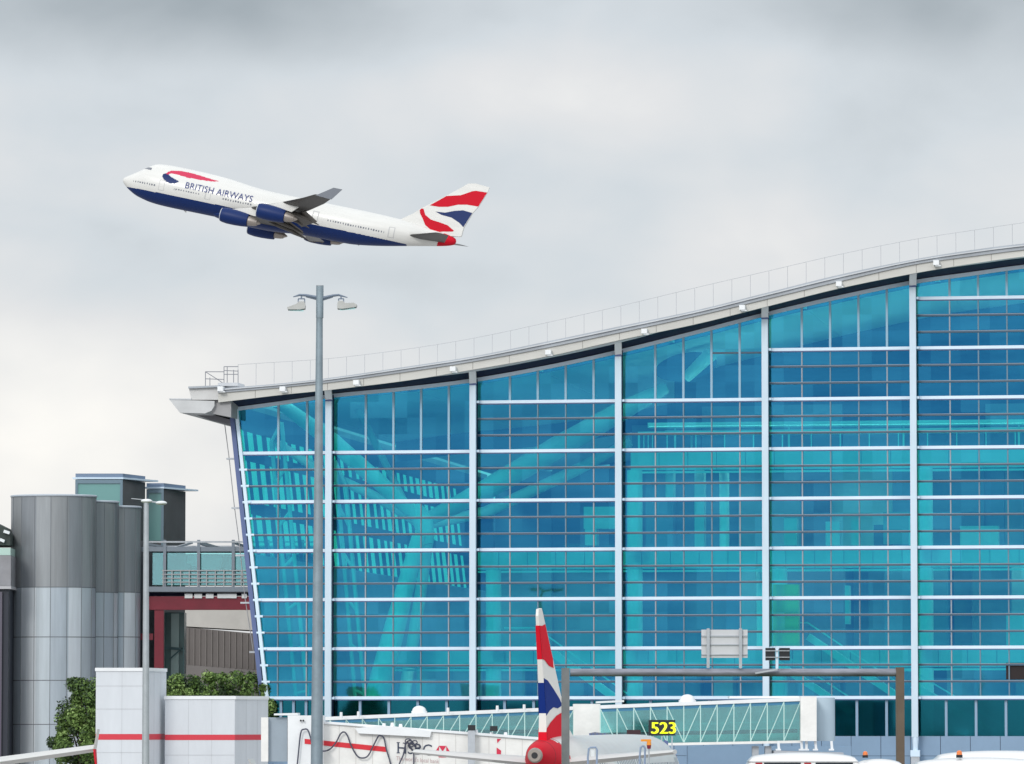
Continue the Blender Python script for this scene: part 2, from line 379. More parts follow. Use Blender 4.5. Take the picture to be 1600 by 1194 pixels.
# left eaves: gutter + soffit running back along the side wall
def prof(pxs, d): return [W(fac(x, y, d)[0], d, fac(x, y, d)[1]) for x, y in pxs]
def band(name, pxs, mt, d=D0, L_=DEEP):
    m = MB(); m.prism(prof(pxs, d), V * L_); return m.build(name, mt, term)
band('gutter', [(265, 625), (300, 625.5), (335, 626.5), (335, 634), (330, 642), (320, 646), (281, 645)], mat('gutter_grey', (.52, .53, .54), .5, var=.12, vscale=.5))
band('gutter_lip', [(264, 622.5), (300, 622.8), (300, 624.8), (264, 624.5)], ROOFL)
band('gutter_box', [(295, 607), (341, 606), (341, 624.8), (299, 624.8)], mat('gutter_box_grey', (.56, .56, .56), .5, var=.1, vscale=.5))
m = MB(); m.prism(prof([(294, 604), (342, 602), (342, 605), (294, 607)], D0 - .3), V * 6); m.build('gutter_lid', ROOFM, term)
m = MB(); m.prism(prof([(336, 626), (341, 626), (361, 622), (361, 652), (330, 646)], D0 + .4), V * DEEP); m.build('eaves', mat('eaves_grey', (0.33, 0.33, 0.34), 0.6, var=0.1, vscale=0.5), term)
m = MB(); m.prism(prof([(305, 648), (330, 647), (360, 656), (360, 663), (330, 657)], D0 + 3), V * 20); m.build('eaves_panel', mat('eaves_dark', (0.16, 0.16, 0.18), 0.6), term)
s = sF0 + 3
while s < SEND:
    m = MB(); m.bar(W(s, D0 - .004, zfb(s) + .03), W(s, D0 - .004, zft(s) - .03), .035, .01, up=(0, 1, 0)); s += 2.91
    m.build('fascia_joint', mat('joint_dark', (.22, .21, .20), .7), term)
# fascia boxes
for px, py in ((345, 608), (442, 608), (557, 598), (708, 577), (857, 551), (1007, 518), (1160, 481), (1311, 444), (1463, 411)):
    s, z = fac(px, py, D0 - .4); m = MB(); sbox(m, s - .22, s + .22, D0 - .65, D0 - .02, z - .17, z + .2); sbox(m, s - .08, s + .34, D0 - .55, D0 - .16, z - .27, z - .171)
    m.build('fascia_box', WHITE, term)
# safety rail on the roof
m = MB(); RAIL = mat('rail_grey', (0.40, 0.41, 0.43), 0.5)
zrail = curve([(400, 568), (518, 560), (640, 545), (743, 528), (860, 503), (970, 478), (1090, 449), (1198, 424), (1310, 398), (1429, 374), (1520, 360), (1600, 348)], 0)
s = fac(372, 575, 0)[0]; k = 0; pr = None
while s < SEND:
    zt = zrail(s); m.bar(W(s, 0, zrt(s) - .2), W(s, 0, zt), .04, .04)
    if pr: m.bar(pr, W(s, 0, zt), .033, .033)
    pr = W(s, 0, zt); s += 1.47
m.build('roof_railing', RAIL, term)
m = MB()
for (x0, y0, x1, y1) in ((321, 581, 321, 606), (328, 590, 328, 604), (350, 573, 350, 600), (355, 573, 355, 600), (365, 578, 365, 598), (372, 578, 372, 598),
                         (321, 581, 350, 581), (321, 581, 340, 593), (321, 592, 350, 593), (350, 573, 372, 573), (350, 585, 372, 585), (350, 579, 372, 580), (340, 593, 350, 600)):
    a = fac(x0, y0, -1); b = fac(x1, y1, -1); m.bar(W(a[0], -1, a[1]), W(b[0], -1, b[1]), .06, .06)
m.build('roof_ladder', mat('ladder_grey', (0.2, 0.21, 0.24), .5), term)
m = MB(); sbox(m, fac(343, 600, -1)[0], fac(374, 600, -1)[0], -1.6, 1, fac(343, 604, -1)[1], fac(343, 599, -1)[1]); m.build('roof_walkway', ROOFL, term)

# glazing bays
TOPK = [5, 5, 6, 6, 7, 8, 8]
ZB = fac(743, 1150)[1]          # foot of the glass
edges = [None] + mulls
for bi in range(7):
    sa = mulls[bi - 1] if bi else None; sb = mulls[bi]
    s0f = (lambda z: sL(z)) if bi == 0 else (lambda z, q=sa: q)
    K = TOPK[bi] if bi < 6 else 8
    m = MB(); n = 24
    # glass sheet as a grid following the roof curve
    def gfn(u, v_, s0f=s0f, sb=sb):
        zz = Z0 + .01
        for _ in range(4):
            s_ = s0f(zz) + (sb - s0f(zz)) * u; zz = (Z0 - 3.0 if False else Z0) + (ztop(s_) - Z0) * v_
        return W(s_, 0.0, zz)
    m.grid(gfn, n, 8)
    bay = m.build('glazing_bay', FACADE, term, fix=False)
    # top rail under soffit
    m = MB(); cstrip(m, s0f(30), sb, -.16, .06, lambda s: ztop(s) - .30, lambda s: ztop(s) + .0, 16); m.build('head_rail', MULL, bay)
    for k in range(0, K + 1):
        z = Z0 + k * FL; m = MB()
        if z > ztop(s0f(z) + .4) - .4: continue
        sbox(m, s0f(z), sb, -.24, .06, z - .09, z + .15); m.build('transom', MULL, bay)
        m = MB(); sbox(m, s0f(z) + .02, sb - .02, -.20, .05, z - .17, z - .091); m.build('transom_shadow_strip', NAVYE, bay)  # solid dark strip painting the shadow line below each transom
    m = MB()
    for k in range(0, K):
        for j in (1, 2):
            z = Z0 + (k + j / 3.0) * FL; sbox(m, s0f(z), sb, -.20, .05, z - .10, z + .02); sbox(m, s0f(z), sb, -.22, .05, z + .0205, z + .06, 1)  # dark lower piece paints in the shadow line under each thin bar
    if bi == 3:
        a, z = fac(1110, 552); sbox(m, a, sb, -.14, .05, z - .07, z + .07)
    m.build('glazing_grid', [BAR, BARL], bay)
    nsub = 5 if bi else 3
    for j in range(1, nsub + (0 if bi else 0)):
        if bi: s = sa + .65 + (sb - sa - .45) * j / nsub - .1
        else: s = sb - 2.33 * j + .35
        zt = Z0 + K * FL
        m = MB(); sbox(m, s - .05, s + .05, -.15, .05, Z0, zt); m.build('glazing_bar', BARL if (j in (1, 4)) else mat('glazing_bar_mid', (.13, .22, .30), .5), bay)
        m = MB(); sbox(m, s - .085, s + .085, -.15, .05, zt + .13, ztop(s) - .31); m.build('sub_mullion', SUBM, bay)
# main mullions
for i, s in enumerate(mulls):
    zt = ztop(s) - .1; zb = fac(1429, 1152)[1]
    m = MB(); sbox(m, s - .27, s + .23, -1.30, -.90, zb, zt)
    mu = m.build('mullion', MULV, term)
    m = MB(); sbox(m, s - .12, s + .20, -.899, -.02, zb, zt); m.build('mullion_web', NAVY, mu)
    for k in range(0, 9):
        z = Z0 + k * FL
        if z < zt - 1: m = MB(); sbox(m, s - .30, s + .42, -.95, -.25, z - .09, z + .09); m.build('mullion_bracket', MULL, mu)
    a = W(s - .02, -1.1, zt - .25); b = W(s + .12, D0 + .9, zfb(s) + .35)
    m = MB(); m.bar(a, b, .55, .5); m.build('mullion_head', WHITE, mu)
    m = MB(); sbox(m, s - .28, s + .24, -1.31, -.89, zt - .55, zt - .15); m.build('mullion_collar', NAVYE, mu)
    m = MB(); m.tube([W(s, -1.05, zb + .01), W(s, -1.05, zb - 1.0)], [.26, .2]); sbox(m, s - .36, s + .36, -1.4, -.7, zb - 1.5, zb - 1.0)
    m.build('mullion_foot', MULL, mu)
    m = MB(); sbox(m, s - .33, s + .33, -1.35, -.75, 0, zb - 1.501); m.build('mullion_plinth', GALVL, mu)
# leaning corner
def leanbar(name, off, wd, mt, d0, d1, z0, z1):
    m = MB(); m.hexa([W(sL(z0) + off, d0, z0), W(sL(z0) + off + wd, d0, z0), W(sL(z0) + off + wd, d1, z0), W(sL(z0) + off, d1, z0),
                      W(sL(z1) + off, d0, z1), W(sL(z1) + off + wd, d0, z1), W(sL(z1) + off + wd, d1, z1), W(sL(z1) + off, d1, z1)])
    return m.build(name, mt, term)
zct = z_edge_t + .2; zcb = fac(410, 1092)[1]
leanbar('corner_post', -.45, .36, NAVYE, -.2, .6, zcb, zct + .4)
leanbar('corner_mullion', .05, .26, MULL, -.42, -.1, zcb, zct - .2)
m = MB()
for k in range(0, 5):
    for j in (0, 1, 2):
        z = Z0 + (k + j / 3) * FL
        if z < zct - .5: m = MB(); m.tube([W(sL(z) - .1, -.3, z), W(sL(z) + .55, -.3, z)], .10, 8); m.build('corner_bracket', MULL, term)
# outrigger cable left of the corner
m = MB(); pts = [(351, 662), (358, 716), (366, 790), (374, 850), (383, 935), (396, 1018)]
q = [fac(x, y, .5) for x, y in pts]; m.tube([W(a, .5, b) for a, b in q], .035, 6); m.build('stay_cable', mat('cable_grey', (.35, .35, .36), .5), term)
for px, py in ((358, 717), (366, 794), (380, 942), (394, 1019), (372, 868)):
    a, z = fac(px, py, .5); m = MB(); m.bar(W(a - .2, .5, z), W(sL(z) - .3, .5, z), .3, .14); m.build('stay_bracket', GALVL, term)

# ground-level glazing and grey-blue cladding
SE0 = sL(zcb) + .2
m = MB(); sbox(m, SE0, SEND, .30, .36, ZB, Z0 - .13); m.build('base_glazing', BASEG, term)
m = MB()
k = 0
for bi in range(7):
    sa = mulls[bi - 1] if bi else SE0; sb = mulls[bi]
    for j in range(1, 5):
        s = sa + (sb - sa) * j / 5; m = MB(); sbox(m, s - .10, s + .10, .05, .29, ZB, Z0 - .18); m.build('base_mullion', mat('base_mullion_paint', (0.24, 0.36, 0.50), .5), term)
PAN = mat('blue_grey_panel', (0.22, 0.33, 0.47), .4, var=.06, vscale=.3)
zz = ZB - .004
for r, hh in enumerate((1.55, 1.6, 1.6, 1.6)):
    m = MB(); s = SE0
    while s < SEND - .5:
        sbox(m, s + .02, min(s + BAYW / 5, SEND) - .02, 0, .3, zz - hh + .03, zz); s += BAYW / 5
    m.build('cladding_panel', PAN, term); zz -= hh
m = MB(); sbox(m, SE0 + .01, SEND - .01, .10, .42, 0, ZB - .01); m.build('base_wall', NAVY, term)
# interior ------------------------------------------------------
FLO = [(fac(1300, 704, 9)[1], fac(985, 700, 9)[0], 1.45), (fac(1300, 858, 9)[1], fac(735, 700, 9)[0], 1.5), (fac(1300, 1013, 9)[1], fac(612, 700, 9)[0], 1.5)]
m = MB(); sbox(m, SE0, SEND, .5, DEEP, Z0 - 4.6, Z0 - 4.2); m.build('inner_floor', IFLOOR, term)
BACK = 30.0
rnd = random.Random(3)
for fi, (z, s0, hh) in enumerate(FLO):
    m = MB(); sbox(m, s0, SEND, 9.3, BACK, z - .5, z - .02); m.build('inner_floor', IFLOOR, term)
    m = MB(); s = s0
    while s < SEND: sbox(m, s + .02, min(s + 2.33, SEND) - .02, 9.0, 9.29, z - hh, z); s += 2.33
    sbox(m, s0, SEND, 9.29, 9.5, z - hh + .1, z - .5, 0)
    m.build('floor_edge', ISPAN, term)
    m = MB(); sbox(m, s0, SEND, 8.8, 8.99, z - hh - .28, z - hh - .12); m.build('floor_edge_rail', IWHITE, term)
    # back walls in uneven bays
    zb_ = FLO[fi + 1][0] if fi < 2 else Z0 - 4.2
    s = s0; groups = {}
    while s < SEND:
        wd = rnd.choice((1.6, 2.3, 3.5, 5.2)); e_ = min(s + wd, SEND); mi = rnd.choice((0, 0, 1, 1, 2, 2, 3, 4))
        mm = groups.setdefault(mi, MB()); sbox(mm, s, e_ - .03, 15 + rnd.random() * 9, BACK, zb_, z - .5); s = e_
    for mi, mm in groups.items(): mm.build('inner_wall', IWALLS[mi], term)
LUM = mat('fill_luminaire', (.8, .8, .75), .5, emit=((1.0, .96, .86), 4.0))  # glowing strips added under the floor slabs to brighten the interior
for fi, (z, s0, hh) in enumerate(FLO):
    for dl in (11.5, 13.6):
        m = MB(); sbox(m, s0 + 1, SEND, dl, dl + .5, z - .62, z - .54); m.build('fill_luminaire', LUM, term)
z, s0, hh = FLO[0]
for dl in (13.0, 24.0):
    m = MB(); sbox(m, s0 + 1, SEND, dl, dl + 1.0, z + 2.3, z + 2.35); m.build('fill_uplighter', mat('fill_uplighter_lamp', (.8, .8, .8), .5, emit=((1.0, .97, .9), 2.6)), term)  # glowing strip added on the top floor to brighten the ceiling
    m = MB(); sbox(m, s0 + .9, SEND, dl - .1, dl + 1.1, z + 2.2, z + 2.29); sbox(m, s0 + .9, SEND, dl - .1, dl - .02, z + 2.3, z + 2.6)
    s = s0 + 3
    while s < SEND: sbox(m, s, s + .15, dl + .4, dl + .55, z, z + 2.19); s += 9.3
    m.build('fill_uplighter_trough', IWHITE, term)
# round steel collar under the ceiling
a = fac(1072, 573, 16); C0 = W(a[0], 16, a[1]); m = MB()
m.grid(lambda u, v_: C0 + (U * math.cos(2 * math.pi * v_) * 2.55 + Vector((0, 0, 1)) * (math.sin(2 * math.pi * v_) * 1.15 + math.cos(2 * math.pi * v_) * .35)) * (1 - u * .999) - V * (.15 * u), 2, 40, closed=True)
m.build('steel_collar', IDARK, term)
a = fac(1072, 590, 15.5); b = fac(1112, 552, 14.5); m = MB(); m.tube([W(a[0], 15.5, a[1]), W(b[0], 14.5, b[1])], [.45, .6], 14); m.build('collar_tube', IWHITE, term, smooth=True)
# top level back wall under the roof
m = MB()
s = sL(30) + 1
while s < SEND:
    e_ = min(s + 6, SEND); f = lambda x: max(ztop(x) - .3, 21); sbox(m, s, e_ - .05, DEEP - 3, DEEP - 1, 5, max(ztop(s), ztop(e_))); s = e_
m.build('end_wall', IWALLS[1], term)
m = MB(); f0 = lambda s: FLO[0][0] + 4.0
s = fac(985, 700, 30)[0]
while s < SEND:
    sbox(m, s, s + 5.9, 31, 32, FLO[0][0] - .4, FLO[0][0] + 3.0 + rnd.random() * 2.5); s += 6
m.build('shop_wall', IWALLS[1], term)
# balustrade top floor
m = MB(); z, s0, _ = FLO[0]
sbox(m, s0 + .6, SEND, 9.1, 9.2, z + 1.55, z + 1.66)
s = s0 + .6
while s < SEND: sbox(m, s, s + .08, 9.1, 9.2, z, z + 1.55); s += 2.33
for k in range(4): sbox(m, s0 + .7 + k * .35, s0 + .76 + k * .35, 9.1, 9.2, z, z + 1.55)
m.build('balustrade', IWHITE, term)
# round columns
for px, lv in ((771, 1), (771, 2), (992, 1), (992, 2), (992, 0), (1218, 1), (1218, 2), (1446, 1), (1446, 2), (1446, 0), (1180, 1), (1122, 0)):
    z, s0, hh = FLO[lv]; s = fac(px, 900, 7.5)[0]
    z1 = z - hh if True else z; z0_ = FLO[lv + 1][0] if lv < 2 else Z0 - 4.2
    r = .62 if px not in (1180, 1122) else .4
    m = MB(); m.tube([W(s, 7.5 if r > .5 else 12, z0_), W(s, 7.5 if r > .5 else 12, z1 - (.1 if r > .5 else 0))], r, 20); m.build('inner_column', IWHITE, term, smooth=True)
# raking steel legs and arms
def tb(name, pts, rs, d, mt=IWHITE, n=18, d2=None):
    m = MB(); q = []
    for i, (x, y) in enumerate(pts):
        dq = d if d2 is None else d + (d2 - d) * i / (len(pts) - 1)
        a, z = fac(x, y, dq); q.append(W(a, dq, z))
    m.tube(q, rs, n); return m.build(name, mt, term, smooth=True)
tb('raking_leg', [(566, 1180), (583, 1110), (617, 980), (655, 835)], [1.05, 1.0, .85, .55], 4.0, mt=mat('leg_white', (.92, .93, .90), .5))
tb('raking_leg', [(628, 1110), (655, 940), (672, 830)], [.5, .5, .4], 16)
tb('raking_arm', [(662, 815), (760, 765), (870, 700), (975, 640), (1040, 606)], [.55, .85, .95, .8, .5], 7, d2=13, mt=mat('arm_grey', (.50, .53, .52), .6))
tb('raking_arm', [(668, 820), (760, 800), (900, 735), (985, 690)], [.4, .5, .5, .4], 22)
tb('raking_arm', [(655, 812), (600, 760), (520, 690), (440, 632)], [.5, .65, .7, .5], 7, d2=3)
tb('raking_arm', [(660, 822), (585, 775), (500, 735), (428, 690)], [.35, .4, .4, .35], 15)
tb('steel_node', [(648, 790), (662, 815), (668, 850)], [.5, .9, .5], 7)
tb('raking_arm', [(640, 800), (560, 640)], [.3, .3], 20)
# ladder frames near the corner
def ladder(pl, pr_, d, n):
    m = MB(); A = []; B = []
    for t in range(n + 1):
        a = fac(pl[0][0] + (pl[1][0] - pl[0][0]) * t / n, pl[0][1] + (pl[1][1] - pl[0][1]) * t / n, d)
        b = fac(pr_[0][0] + (pr_[1][0] - pr_[0][0]) * t / n, pr_[0][1] + (pr_[1][1] - pr_[0][1]) * t / n, d)
        A.append(W(a[0], d, a[1])); B.append(W(b[0], d, b[1]))
        m.tube([A[-1], B[-1]], .14, 8)
    m.tube(A, .17, 8); m.tube(B, .17, 8); m.build('lattice_post', IWHITE, term)
ladder(((424, 690), (468, 1150)), ((440, 660), (486, 1150)), 5, 7)
ladder(((524, 720), (560, 1150)), ((541, 760), (575, 1150)), 14, 6)
tb('lattice_post', [(540, 760), (566, 1050)], [.15, .15], 8)
# escalators: truss with glass balustrade line
for (x0, y0, x1, y1, d) in ((1262, 980, 1400, 1072, 5), (838, 988, 990, 1098, 5), (1425, 1055, 1600, 1160, 4), (1210, 1020, 1330, 1098, 7)):
    a = fac(x0, y0, d); b = fac(x1, y1, d); m = MB()
    m.bar(W(a[0], d, a[1] + .35), W(b[0], d, b[1] + .35), .15, .12)
    m.bar(W(a[0], d + .6, a[1] - .75), W(b[0], d + .6, b[1] - .75), 1.2, .55)
    m.bar(W(a[0] - 2.6, d, a[1] + .35), W(a[0], d, a[1] + .35), .15, .12); m.build('escalator', IWHITE, term)
m = MB(); a = fac(1210, 915, 5); b = fac(1248, 1010, 5); sbox(m, a[0] + .2, b[0] + .3, 2, 3, b[1], a[1]); m.build('yellow_wall', IYEL, term)
m = MB(); a = fac(1573, 1036, 1); b = fac(1650, 1062, 1); sbox(m, a[0], b[0], -.04, .8, b[1], a[1]); m.build('open_vent', mat('vent_dark', (.012, .005, .006), .7), term)
for (x0, y0, x1, y1, d, mi) in ((912, 792, 966, 826, 10, 3), (574 + 340, 826, 932, 852, 10, 3), (1380, 800, 1430, 850, 12, 2), (1290, 815, 1312, 852, 12, 3), (1330, 812, 1342, 852, 11, 3), (1420, 805, 1430, 852, 10, 3),
                               (1500, 822, 1560, 852, 12, 3), (1365, 820, 1395, 852, 13, 4), (1225, 810, 1245, 852, 11, 3), (1572, 960, 1600, 1010, 10, 3), (1320, 915, 1327, 975, 10, 3), (1040, 735, 1052, 780, 10, 3), (1085, 735, 1100, 855, 12, 3), (880, 850, 960, 880, 12, 4)):
    m = MB(); a = fac(x0, y0, d); b = fac(x1, y1, d); sbox(m, a[0], b[0], d, d + 1.5, b[1], a[1]); m.build('kiosk', IWALLS[mi], term)
# side wall seen through the gable: opaque below, glass strips between fins above
zs0 = fac(390, 866)[1]
def lean_panel(mb, d0, d1, z0, z1, off, th, mi=0):
    mb.hexa([W(sL(z0) + off, d0, z0), W(sL(z0) + off + th, d0, z0), W(sL(z0) + off + th, d1, z0), W(sL(z0) + off, d1, z0),
             W(sL(z1) + off, d0, z1), W(sL(z1) + off + th, d0, z1), W(sL(z1) + off + th, d1, z1), W(sL(z1) + off, d1, z1)], mi)
m = MB(); lean_panel(m, .7, DEEP, Z0 - 4, zs0, .1, .2); m.build('side_wall', mat('side_wall_pale', (.55, .60, .66), .6, var=.1, vscale=.2, stretch=(1, 1, .1)), term)
m = MB(); lean_panel(m, .7, DEEP, zs0 + .01, zct + .3, .1, .03); m.build('side_glazing', SIDEG, term)
SIDF = mat('side_fin_blue', (0.05, 0.10, 0.18), .6)
d = 1.5
while d < 104:
    for k in range(1):
        m = MB(); lean_panel(m, d, d + 1.1 + .9 * rnd.random(), zs0 + .02, zct + .2, .2, .03); m.build('side_fin', SIDF, term)
    d += 3.5
m = MB(); lean_panel(m, 104, DEEP, zs0 + .02, zct + .2, .2, .03); m.build('side_panel', SIDF, term)
m = MB()
for (za, zb2) in ((fac(370, 719)[1], fac(370, 703)[1]), (fac(380, 803)[1], fac(380, 784)[1]), (fac(370, 672)[1], zct + .2)):
    lean_panel(m, .8, DEEP, za, zb2, .24, .08)
m.build('side_spandrel', SIDF, term)
# ------------------------------------------------------------------ 747-like jumbo
WHP = mat('aircraft_white', (0.68, 0.675, 0.65), .35, coat=.15, var=.05, vscale=.9, stretch=(.15, 1, 1))
BLP = mat('aircraft_blue', (0.004, 0.022, 0.115), .45, spec=.25)
RDP = mat('aircraft_red', (0.56, 0.006, 0.022), .6, spec=.15)
PKP = mat('ribbon_red', (0.56, 0.045, 0.10), .5, spec=.2)
WGY = mat('wing_grey', (0.045, 0.042, 0.04), .45, var=.15, vscale=.3)
WGL = mat('winglet_grey', (0.24, 0.26, 0.30), .45)
WINB = mat('cabin_window_grey', (0.16, 0.17, 0.20), .3)
DOORL = mat('door_outline_grey', (0.48, 0.48, 0.48), .5)
FLAPM = mat('flap_underside', (0.075, 0.066, 0.058), .5, var=.25, vscale=.6)
EXH = mat('exhaust_metal', (0.35, 0.31, 0.28), .35, .6)
LIP = mat('inlet_lip_metal', (0.60, 0.63, 0.66), .3, .5)
PSI = R(10.0); PIT = R(12.35); ROL = R(-0.5)
YJ = 970.0; AFT = 1.9
nose_w = P(192, 280.5, YJ)
Rm = Matrix.Rotation(-PSI, 4, 'Z') @ Matrix.Rotation(PIT, 4, 'Y') @ Matrix.Rotation(ROL, 4, 'X')
NOSE_U = -0.2
JM = Matrix.Translation(nose_w) @ Rm @ Matrix.Translation(Vector((0, 0, -NOSE_U)))
JI = JM.inverted(); JC = JI @ CAM
JS = 1.0
def jl(px, py, y=0.0):
    dr = JI.to_3x3() @ ray(px, py); t = (y - JC.y) / dr.y; p = JC + dr * t; return p.x, p.z
print('tail end local', jl(732, 375), 'bot280', jl(280, 327), 'top280', jl(280, 259), 'top512', jl(512, 320), 'bot520', jl(520, 379), 'hump', jl(244, 256), jl(400, 290), jl(450, 306))
ST = [(0, -.22, -.18, .02), (.25, -.75, .18, .5), (.8, -1.3, .6, .95), (1.8, -2.0, 1.25, 1.5), (3.2, -2.7, 2.2, 2.05), (4.6, -3.1, 3.15, 2.45), (6, -3.4, 3.95, 2.75), (8, -3.6, 4.25, 3.0),
      (11, -3.68, 4.32, 3.22), (15, -3.68, 4.28, 3.25), (19, -3.68, 4.15, 3.25), (22, -3.68, 3.9, 3.25), (25, -3.68, 3.55, 3.25), (28, -3.68, 3.3, 3.25), (34, -3.68, 3.2, 3.25), (46, -3.6, 3.2, 3.25),
      (49, -3.3, 3.18, 3.1), (53, -2.65, 3.1, 2.7), (57.5, -1.75, 2.9, 2.15), (61, -1.05, 2.55, 1.65), (64, -.45, 2.15, 1.3), (65.4, -.1, 1.9, 1.1), (66.1, .15, 1.65, .85), (66.5, .4, 1.4, .55), (66.7, .85, .95, .05)]
def stv(a, k): return interp([(s[0], s[k]) for s in ST], a)
def hump(a): return max(0.0, min(1.0, (stv(a, 2) - 3.2) / 1.0))
def fsurf(a, ph):
    b, t, wv = stv(a, 1), stv(a, 2), stv(a, 3); c = (b + t) / 2; h = (t - b) / 2; sn = math.sin(ph)
    nar = 1 - .20 * hump(a) * max(0, sn) ** 1.2
    return Vector((a, wv * math.cos(ph) * nar, c + h * sn))
def fhalf(a, u):
    b, t, wv = stv(a, 1), stv(a, 2), stv(a, 3); c = (b + t) / 2; h = (t - b) / 2; sn = max(-1, min(1, (u - c) / h))
    return wv * math.sqrt(max(0, 1 - sn * sn)) * (1 - .20 * hump(a) * max(0, sn) ** 1.2)
def inpoly(x, y, poly):
    c = False; j = len(poly) - 1
    for i in range(len(poly)):
        xi, yi = poly[i]; xj, yj = poly[j]
        if (yi > y) != (yj > y) and x < (xj - xi) * (y - yi) / (yj - yi) + xi: c = not c
        j = i
    return c
def z1(pts, y=-3.0): return [jl(180 + x / 5, 230 + yy / 5, y) for x, yy in pts]
def z2(pts, y=0.0): return [jl(480 + x / 5, 230 + yy / 5, y) for x, yy in pts]
RIB = z1([(392, 205), (405, 188), (430, 178), (500, 180), (560, 190), (640, 212), (720, 238), (800, 262), (760, 266), (690, 258), (640, 250), (560, 236), (480, 212), (430, 203), (405, 212)])
RIBB = z1([(364, 225), (372, 205), (397, 200), (432, 230), (500, 268), (475, 284), (428, 284), (385, 262)])
REDL = z2([(882, 492), (898, 480), (912, 484), (925, 530), (970, 568), (1040, 590), (1100, 612), (1150, 655), (1140, 668), (1040, 664), (960, 642), (925, 612), (905, 560), (885, 520)], -1.0)
def jpaint(c):
    a, y, u = c
    if a > 63.8 + (u - 1.0) * .35: return 3
    if inpoly(a, u, REDL): return 3
    if u < -1.5 and a < 57.5 and a > 0.9: return 1
    if u < -1.85 - (a - 57) * .2 and 57.4 < a < 0: return 1
    if 4.0 < a < 5.6 and 2.55 < u < 3.05 and abs(y) > .3 : return 4
    if abs(y) > 1.5:
        if abs(u + .2) < .17 and (2.6 < a < 7.5 or 11.2 < a < 16.5 or 21 < a < 27 or 42 < a < 53.2) and (a * 2) % 1 < .5: return 4
        for da in (8.6, 18.0, 39.5, 54.5):
            if abs(a - da) < .6 and -1.0 < u < 1.1 and (abs(abs(a - da) - .55) < .12 or u > .95 or u < -.85): return 5
    if y < 0:
        if inpoly(a, u, RIB): return 2
        if inpoly(a, u, RIBB): return 1
    return 0
jumbo = thing('airliner', 'four-engined white airliner with dark blue belly climbing in the sky above the terminal', 'airliner', (0, 0, 0))
jumbo.matrix_world = JM
ROOTLOC[jumbo.name] = (0, 0, 0)
m = MB(); m.grid(lambda u, v_: fsurf(66.7 * u, 2 * math.pi * v_), 640, 200, mfn=jpaint, closed=True)
fus = m.build('fuselage', [WHP, BLP, PKP, RDP, WINB, DOORL], jumbo, smooth=True, local=True)
# livery lettering wrapped on the side
def wraptext(txt, pa, pb, hgt, mt, serif=False):
    vs, fs = text_faces(txt); a0, u0 = jl(*pa, -3.2); a1, u1 = jl(*pb, -3.2)
    dx, dz = a1 - a0, u1 - u0; ln = math.hypot(dx, dz); ex = (dx / ln, dz / ln); ey = (-ex[1], ex[0])
    m = MB(); q = []
    for x, y in vs:
        a = a0 + ex[0] * x * ln + ey[0] * y * hgt; u = u0 + ex[1] * x * ln + ey[1] * y * hgt
        q.append((a, -fhalf(a, u) - .13, u))
    m.add(q, fs); return m.build('lettering', mt, fus, local=True, fix=False)
wraptext('BRITISH AIRWAYS', (289, 294), (393.5, 316), 1.25, mat('lettering_blue', (0.03, 0.05, 0.20), .5))
# fin
def slab(name, poly, th, mt, parent, y0=0.0):   # poly in (a,u), th(u) half thickness
    m = MB(); n = len(poly)
    vs = [(a, y0 - th(u), u) for a, u in poly] + [(a, y0 + th(u), u) for a, u in poly]
    m.add(vs, [tuple(range(n)), tuple(reversed(range(n, 2 * n)))] + [(i, i + n, (i + 1) % n + n, (i + 1) % n) for i in range(n)])
    return m.build(name, mt, parent, local=True)
FINO = z2([(660, 590), (735, 565), (830, 520), (900, 475), (1090, 380), (1200, 320), (1260, 285), (1320, 285), (1425, 315), (1410, 355), (1340, 465), (1295, 515), (1225, 630), (1205, 700), (900, 690)])
fth = lambda u: max(.08, .42 - .028 * (u - 3))
fin = slab('tail_fin', FINO, fth, WHP, jumbo)
def decal(poly, mt, th, parent, name='tail_marking'):
    for sgn in (-1, 1):
        m = MB(); m.add([(a, sgn * (th(u) + .02), u) for a, u in poly], [tuple(range(len(poly)))]); m.build(name, mt, parent, local=True, fix=False)
decal(z2([(960, 456), (1090, 383), (1200, 377), (1250, 360), (1290, 346), (1320, 342), (1408, 356), (1338, 466), (1250, 451), (1180, 451), (1100, 468), (1030, 468)]), RDP, fth, fin)
decal(z2([(1005, 505), (1080, 513), (1150, 500), (1220, 495), (1293, 516), (1223, 627), (1190, 592), (1130, 552), (1050, 530)]), BLP, fth, fin)
decal(z2([(882, 492), (898, 480), (912, 484), (925, 530), (970, 568), (1040, 590), (1100, 612), (1150, 655), (1140, 662), (1040, 662), (960, 640), (925, 610), (905, 560), (885, 520)]), RDP, fth, fin)
m = MB(); m.add([], [])
